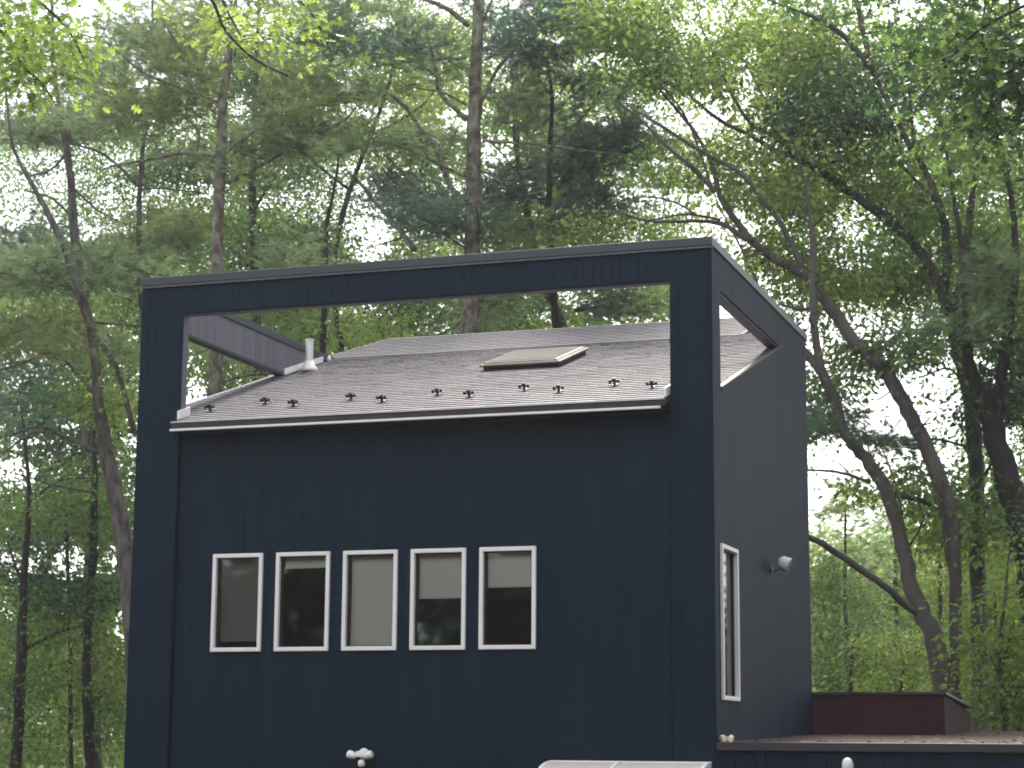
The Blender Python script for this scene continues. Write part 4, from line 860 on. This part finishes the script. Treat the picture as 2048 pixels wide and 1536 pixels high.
tree('oak_tree', 'heavy dark trunk leaning in from the right edge of the picture', 13,
     [(2075, 1300, 84), (2062, 1150, 80), (2040, 1040, 70), (2016, 960, 62), (1992, 880, 56), (1968, 800, 46), (1950, 760, 34), (1935, 700, 26)],
     [[(1990, 860, 34), (2000, 780, 34), (2010, 700, 30), (2022, 620, 26), (2030, 500, 20), (2020, 380, 16), (2000, 300, 20), (1996, 210, 18), (1990, 80, 12)], [(2005, 290, 9), (2030, 240, 8), (2060, 200, 5)], [(2000, 900, 10), (1960, 960, 8), (1930, 985, 7), (1880, 1015, 4)]],
     [(2000, 560, 60, 50, 26, 'tuft', 'pine', -1), (1960, 660, 90, 30, 34, 'tuft', 'pine', -1), (2020, 760, 50, 70, 40, 'leaf', 'dark', 0), (1960, 820, 50, 60, 20, 'leaf', 'dark', 0), (2030, 640, 50, 60, 26, 'leaf', 'green', 0), (2040, 1000, 40, 60, 18, 'leaf', 'dark', 0), (1990, 1000, 40, 60, 16, 'leaf', 'green', 0), (2010, 360, 60, 50, 26, 'leaf', 'green', 0), (2100, 500, 60, 400, 60, 'leaf', 'green', 0), (1985, 1060, 60, 40, 24, 'leaf', 'green', -1)], 'bark_dark', up=4, spread=1.4)
tree('oak_tree', 'near oak whose dark hanging twigs fill the upper right corner', 2,
     [(2420, 1100, 90), (2400, 700, 80), (2380, 300, 70), (2360, -100, 50)],
     [[(2380, 200, 26), (2250, 60, 20), (2120, 0, 14), (1990, -30, 10), (1900, -30, 7)], [(1975, -60, 6), (1968, 40, 5), (1958, 150, 4), (1950, 250, 3), (1944, 310, 2)], [(2020, -60, 6), (2020, 40, 5), (2024, 120, 4), (2012, 200, 2)], [(2120, 0, 12), (2070, 80, 8), (2050, 200, 5), (2020, 280, 3)], [(2120, -20, 9), (1960, 60, 7), (1880, 150, 5), (1830, 220, 3)], [(2060, 60, 6), (1990, 80, 5), (1940, 170, 3)]],
     [(1950, 100, 90, 90, 22, 'oak', 'green', 0), (2010, 250, 60, 90, 15, 'oak', 'green', 0), (1860, 50, 80, 60, 10, 'oak', 'dark', 0), (1900, 190, 60, 60, 8, 'oak', 'dark', 0), (2050, 100, 60, 120, 18, 'oak', 'dark', 0), (1900, -90, 260, 50, 22, 'oak', 'dark', 0), (2180, 200, 100, 200, 26, 'oak', 'dark', 0), (1990, 150, 50, 120, 10, 'oak', 'green', 0)], 'bark_dark', up=2, spread=1.2)
tree('young_maple', 'bright leafy young maple in the lower right corner behind the wing roof', 10.5,
     [(2010, 1500, 14), (2004, 1400, 12), (2000, 1300, 10), (2010, 1200, 8), (2020, 1100, 5)],
     [[(2003, 1360, 6), (1975, 1300, 5), (1960, 1270, 3)], [(2004, 1330, 6), (2035, 1250, 5)]],
     [(2000, 1330, 50, 60, 34, 'leaf', 'bright', 0), (2010, 1420, 55, 45, 42, 'leaf', 'ygreen', 0), (2030, 1240, 40, 60, 24, 'leaf', 'bright', 0), (1975, 1290, 26, 30, 8, 'leaf', 'bright', 0), (1985, 1400, 24, 50, 12, 'leaf', 'ygreen', 0), (2060, 1150, 40, 70, 16, 'leaf', 'ygreen', 0), (2110, 1350, 60, 100, 30, 'leaf', 'ygreen', 0)], 'bark', up=.6, spread=.6)  # lit look of these leaves comes from the brighter leaf colours
# --- lower left understorey
UG = 'understorey trees left of the house'
WK['dark double trunk in the lower left'] = (0.8, 0.85)
tree('understorey_tree', 'dark double trunk in the lower left corner', 14,
     [(32, 1560, 34), (38, 1450, 32), (42, 1340, 30), (45, 1240, 26), (50, 1130, 20), (58, 1000, 14), (50, 880, 9)],
     [[(48, 1300, 9), (85, 1270, 8), (130, 1248, 5)], [(46, 1180, 8), (20, 1120, 6), (0, 1080, 4)], [(56, 1010, 6), (100, 960, 5), (160, 950, 3)]],
     [(70, 1010, 110, 50, 46, 'leaf', 'green', 0), (100, 1180, 100, 50, 50, 'leaf', 'dark', 0), (60, 1370, 90, 40, 36, 'leaf', 'green', 0), (40, 1480, 60, 60, 20, 'leaf', 'green', 0), (60, 1240, 90, 50, 30, 'leaf', 'green', 0), (60, 1120, 90, 30, 16, 'leaf', 'dark', 0)], 'bark_dark', up=2, group=UG)
tree('understorey_tree', 'dark upright trunk standing nearest the left wall of the house', 15,
     [(180, 1560, 28), (177, 1430, 26), (173, 1320, 22), (180, 1200, 20), (188, 1080, 19), (190, 960, 15), (188, 860, 10)],
     [[(175, 1360, 7), (140, 1350, 6), (85, 1372, 5)], [(186, 1150, 6), (215, 1110, 4)], [(182, 1445, 5), (215, 1480, 4), (245, 1490, 3)]],
     [(200, 1050, 70, 50, 34, 'leaf', 'green', 0), (180, 1190, 80, 50, 40, 'leaf', 'green', 0), (200, 1330, 70, 60, 40, 'leaf', 'ygreen', 0), (220, 1430, 50, 60, 26, 'leaf', 'green', 0), (200, 960, 60, 50, 24, 'leaf', 'green', 0), (140, 1260, 50, 30, 16, 'leaf', 'ygreen', 0), (215, 800, 40, 40, 14, 'leaf', 'ygreen', 1)], 'bark_dark', up=2, group=UG)
tree('understorey_tree', 'thin bare trunk between the two dark ones in the lower left', 18,
     [(142, 1560, 12), (141, 1430, 12), (140, 1330, 11), (138, 1200, 10), (133, 1080, 9), (132, 980, 6)],
     [[(140, 1350, 5), (120, 1310, 4), (112, 1270, 3)]],
     [(120, 1080, 70, 40, 22, 'leaf', 'dark', 0), (130, 950, 90, 40, 30, 'leaf', 'dark', 0), (120, 1430, 70, 60, 20, 'leaf', 'ygreen', 0), (100, 860, 110, 40, 34, 'leaf', 'dark', 0), (60, 620, 90, 40, 30, 'leaf', 'green', 2), (210, 640, 60, 60, 20, 'leaf', 'green', 2), (160, 760, 100, 50, 30, 'leaf', 'dark', 2)], 'bark_dark', up=2, group=UG)

# --- far trees seen low on the right, behind the big oak
FG = 'far trees beyond the garden'
def conifer(label, Y, u, vtop, wpx, n, m):
    tree('far_conifer', label, Y, [(u, 1480, 14), (u+3, 1300, 12), (u, 1150, 9), (u+2, vtop, 3)], (),
         [(u, vtop+(1450-vtop)*k/7, wpx*(.25+.75*k/7), 38, int(n*(.4+.6*k/7)), 'tuft_c', m, 0) for k in range(8)], 'bark_dark', up=.1, group=FG, spread=2.2)
conifer('pale far conifer right beside the tower wall', 34, 1690, 985, 90, 22, 'pale')
conifer('hazy far conifer behind the forking oak base', 40, 1790, 1020, 80, 20, 'pale')
conifer('far conifer half hidden by the thick upright trunk', 37, 1880, 1060, 70, 16, 'pine_y')
tree('far_maple', 'round bushy maple low behind the maroon box', 26, [(1700, 1480, 12), (1700, 1400, 10), (1705, 1300, 7)], (),
     [(1680, 1220, 70, 70, 50, 'leaf', 'green', 0), (1700, 1330, 90, 60, 70, 'leaf', 'green', 0), (1650, 1150, 40, 50, 18, 'leaf', 'green', 0)], 'bark_dark', up=.3, group=FG)
tree('far_maple', 'sunlit yellow green maple left of the forking oak base', 23, [(1800, 1480, 10), (1802, 1400, 9), (1806, 1340, 6)], (),
     [(1800, 1310, 60, 40, 44, 'leaf', 'ygreen', 0), (1810, 1370, 70, 30, 30, 'leaf', 'bright', 0), (1830, 1240, 50, 50, 16, 'leaf', 'green', 4)], 'bark_dark', up=.2, group=FG)  # sunlight put into the bright leaf colours
tree('far_maple', 'sunlit shrubby maple glowing between the trunks on the right', 30, [(1990, 1480, 12), (1992, 1350, 10), (1990, 1200, 7)], (),
     [(1990, 1130, 60, 60, 40, 'leaf', 'bright', 0), (1900, 1180, 60, 60, 30, 'leaf', 'ygreen', 0), (2000, 1230, 60, 40, 24, 'leaf', 'ygreen', 0), (1890, 1330, 50, 60, 24, 'leaf', 'green', 0)], 'bark_dark', up=.3, group=FG)  # sunlit glow painted with bright leaf colours

for nm, kd, mm, ls, rt_, fi in JOBS: make_foliage(nm, kd, mm, ls, rt_)
# --- the wood beyond: one mass nobody could count, seen between everything, and the woods around the garden
def woods(name, label, regions, cat='woods', kind='big', fine=1.0):
    lst = {}
    for (u0, u1, v0, v1, Y0, Y1, n, m) in regions:
        n = int(n*1.8); uu = rng.uniform(u0, u1, n); vv = rng.uniform(v0, v1, n); yy = rng.uniform(Y0, Y1, n)
        C = np.array([at(a, b, c) for a, b, c in zip(uu, vv, yy)]); C = C[C[:, 2] > .2]; C = C[thin(C, fine)]
        lst.setdefault(m, []).extend([(c, np.array([0, 0, 1.0])) for c in C])
    root = empty(name, (-6, 50, 0)); root['label'] = label; root['category'] = cat; root['kind'] = 'stuff'
    for m, l in lst.items(): make_foliage('foliage', kind, m, l, root, fine=fine)
    return root
woods('far_woods', 'dense far woodland seen between the trunks', [
    (-200, 420, 1180, 1536, 38, 60, 520, 'bright'), (-200, 420, 1000, 1536, 34, 60, 300, 'green'), (-200, 300, 560, 1100, 34, 55, 260, 'dark'), (-200, 300, 560, 1200, 30, 50, 160, 'green'),  # bright leaves paint the sunlit patches of the far wood
    (1600, 2200, 1050, 1480, 42, 66, 420, 'pale'), (1600, 2200, 1150, 1480, 40, 60, 200, 'green'), (1600, 2200, 1080, 1480, 38, 58, 300, 'bright'), (1950, 2250, 400, 1100, 34, 50, 160, 'green'), (360, 1340, 560, 760, 34, 55, 330, 'green'), (360, 1340, 560, 760, 34, 55, 150, 'ygreen'),
    (-100, 700, 420, 700, 34, 55, 150, 'green'), (300, 1300, 60, 560, 30, 50, 300, 'green'), (1250, 2100, 0, 500, 30, 45, 120, 'ygreen')])

def ring(name, label, n, r0, r1, a0, a1, hmax, m):
    """woods around the garden, outside this view, that the glass and the walls see"""
    a = rng.uniform(a0, a1, n); r = rng.uniform(r0, r1, n); z = rng.random(n)**.8*hmax+.5
    C = np.column_stack([6+r*np.cos(a), -8+r*np.sin(a), z])
    root = empty(name, (6, -50, 0)); root['label'] = label; root['category'] = 'woods'; root['kind'] = 'stuff'
    V = [(c, np.array([0, 0, 1.0])) for c in C]
    make_foliage('foliage', 'big', m, V, root, sizeK=3.2)
woods('distant_treetops', 'thin distant treetops speckling the bright sky between the near trees', [
    (-150, 700, 250, 620, 26, 44, 1000, 'green'), (-100, 500, 50, 460, 26, 44, 240, 'dark'), (500, 1350, 0, 560, 28, 42, 700, 'green'), (1100, 2150, 20, 640, 26, 40, 640, 'ygreen'), (1100, 2150, 0, 700, 28, 40, 250, 'green'), (1100, 2150, 300, 950, 26, 40, 170, 'green'), (-100, 260, 700, 1300, 24, 40, 160, 'green'), (-100, 260, 1200, 1530, 24, 40, 70, 'ygreen')], kind='leaf', fine=.4)
ring('woods_behind', 'woodland across the lawn facing the house', 3600, 38, 50, math.pi*1.02, math.pi*1.98, 15, 'dark')
ring('woods_beside', 'unseen woodland beyond the right side of the garden, thickened to dim the side wall', 1500, 23, 36, -.75, .75, 15, 'green')  # unseen trees, set close and dense to dim and green the side wall
print('TRIS', NTRI, 'leaf tris')

# ------------------------------------------------------------------ humid air
HZ = .0004
def haze():
    me = MB().box(-140, 90, -75, 110, -1.0, 46).mesh('haze')
    m = bpy.data.materials.new('humid_air'); m.use_nodes = True; n = m.node_tree; n.nodes.clear()
    o = n.nodes.new('ShaderNodeOutputMaterial'); v = n.nodes.new('ShaderNodeVolumePrincipled'); v.inputs['Density'].default_value = HZ
    v.inputs['Color'].default_value = (.93, .95, 1, 1); v.inputs['Anisotropy'].default_value = .35
    n.links.new(v.outputs[0], o.inputs['Volume'])
    h = link('haze', me, m); h['kind'] = 'stuff'; h['label'] = 'thin pale summer haze over the garden'; h['category'] = 'haze'
haze()
SC.cycles.volume_bounces = 0
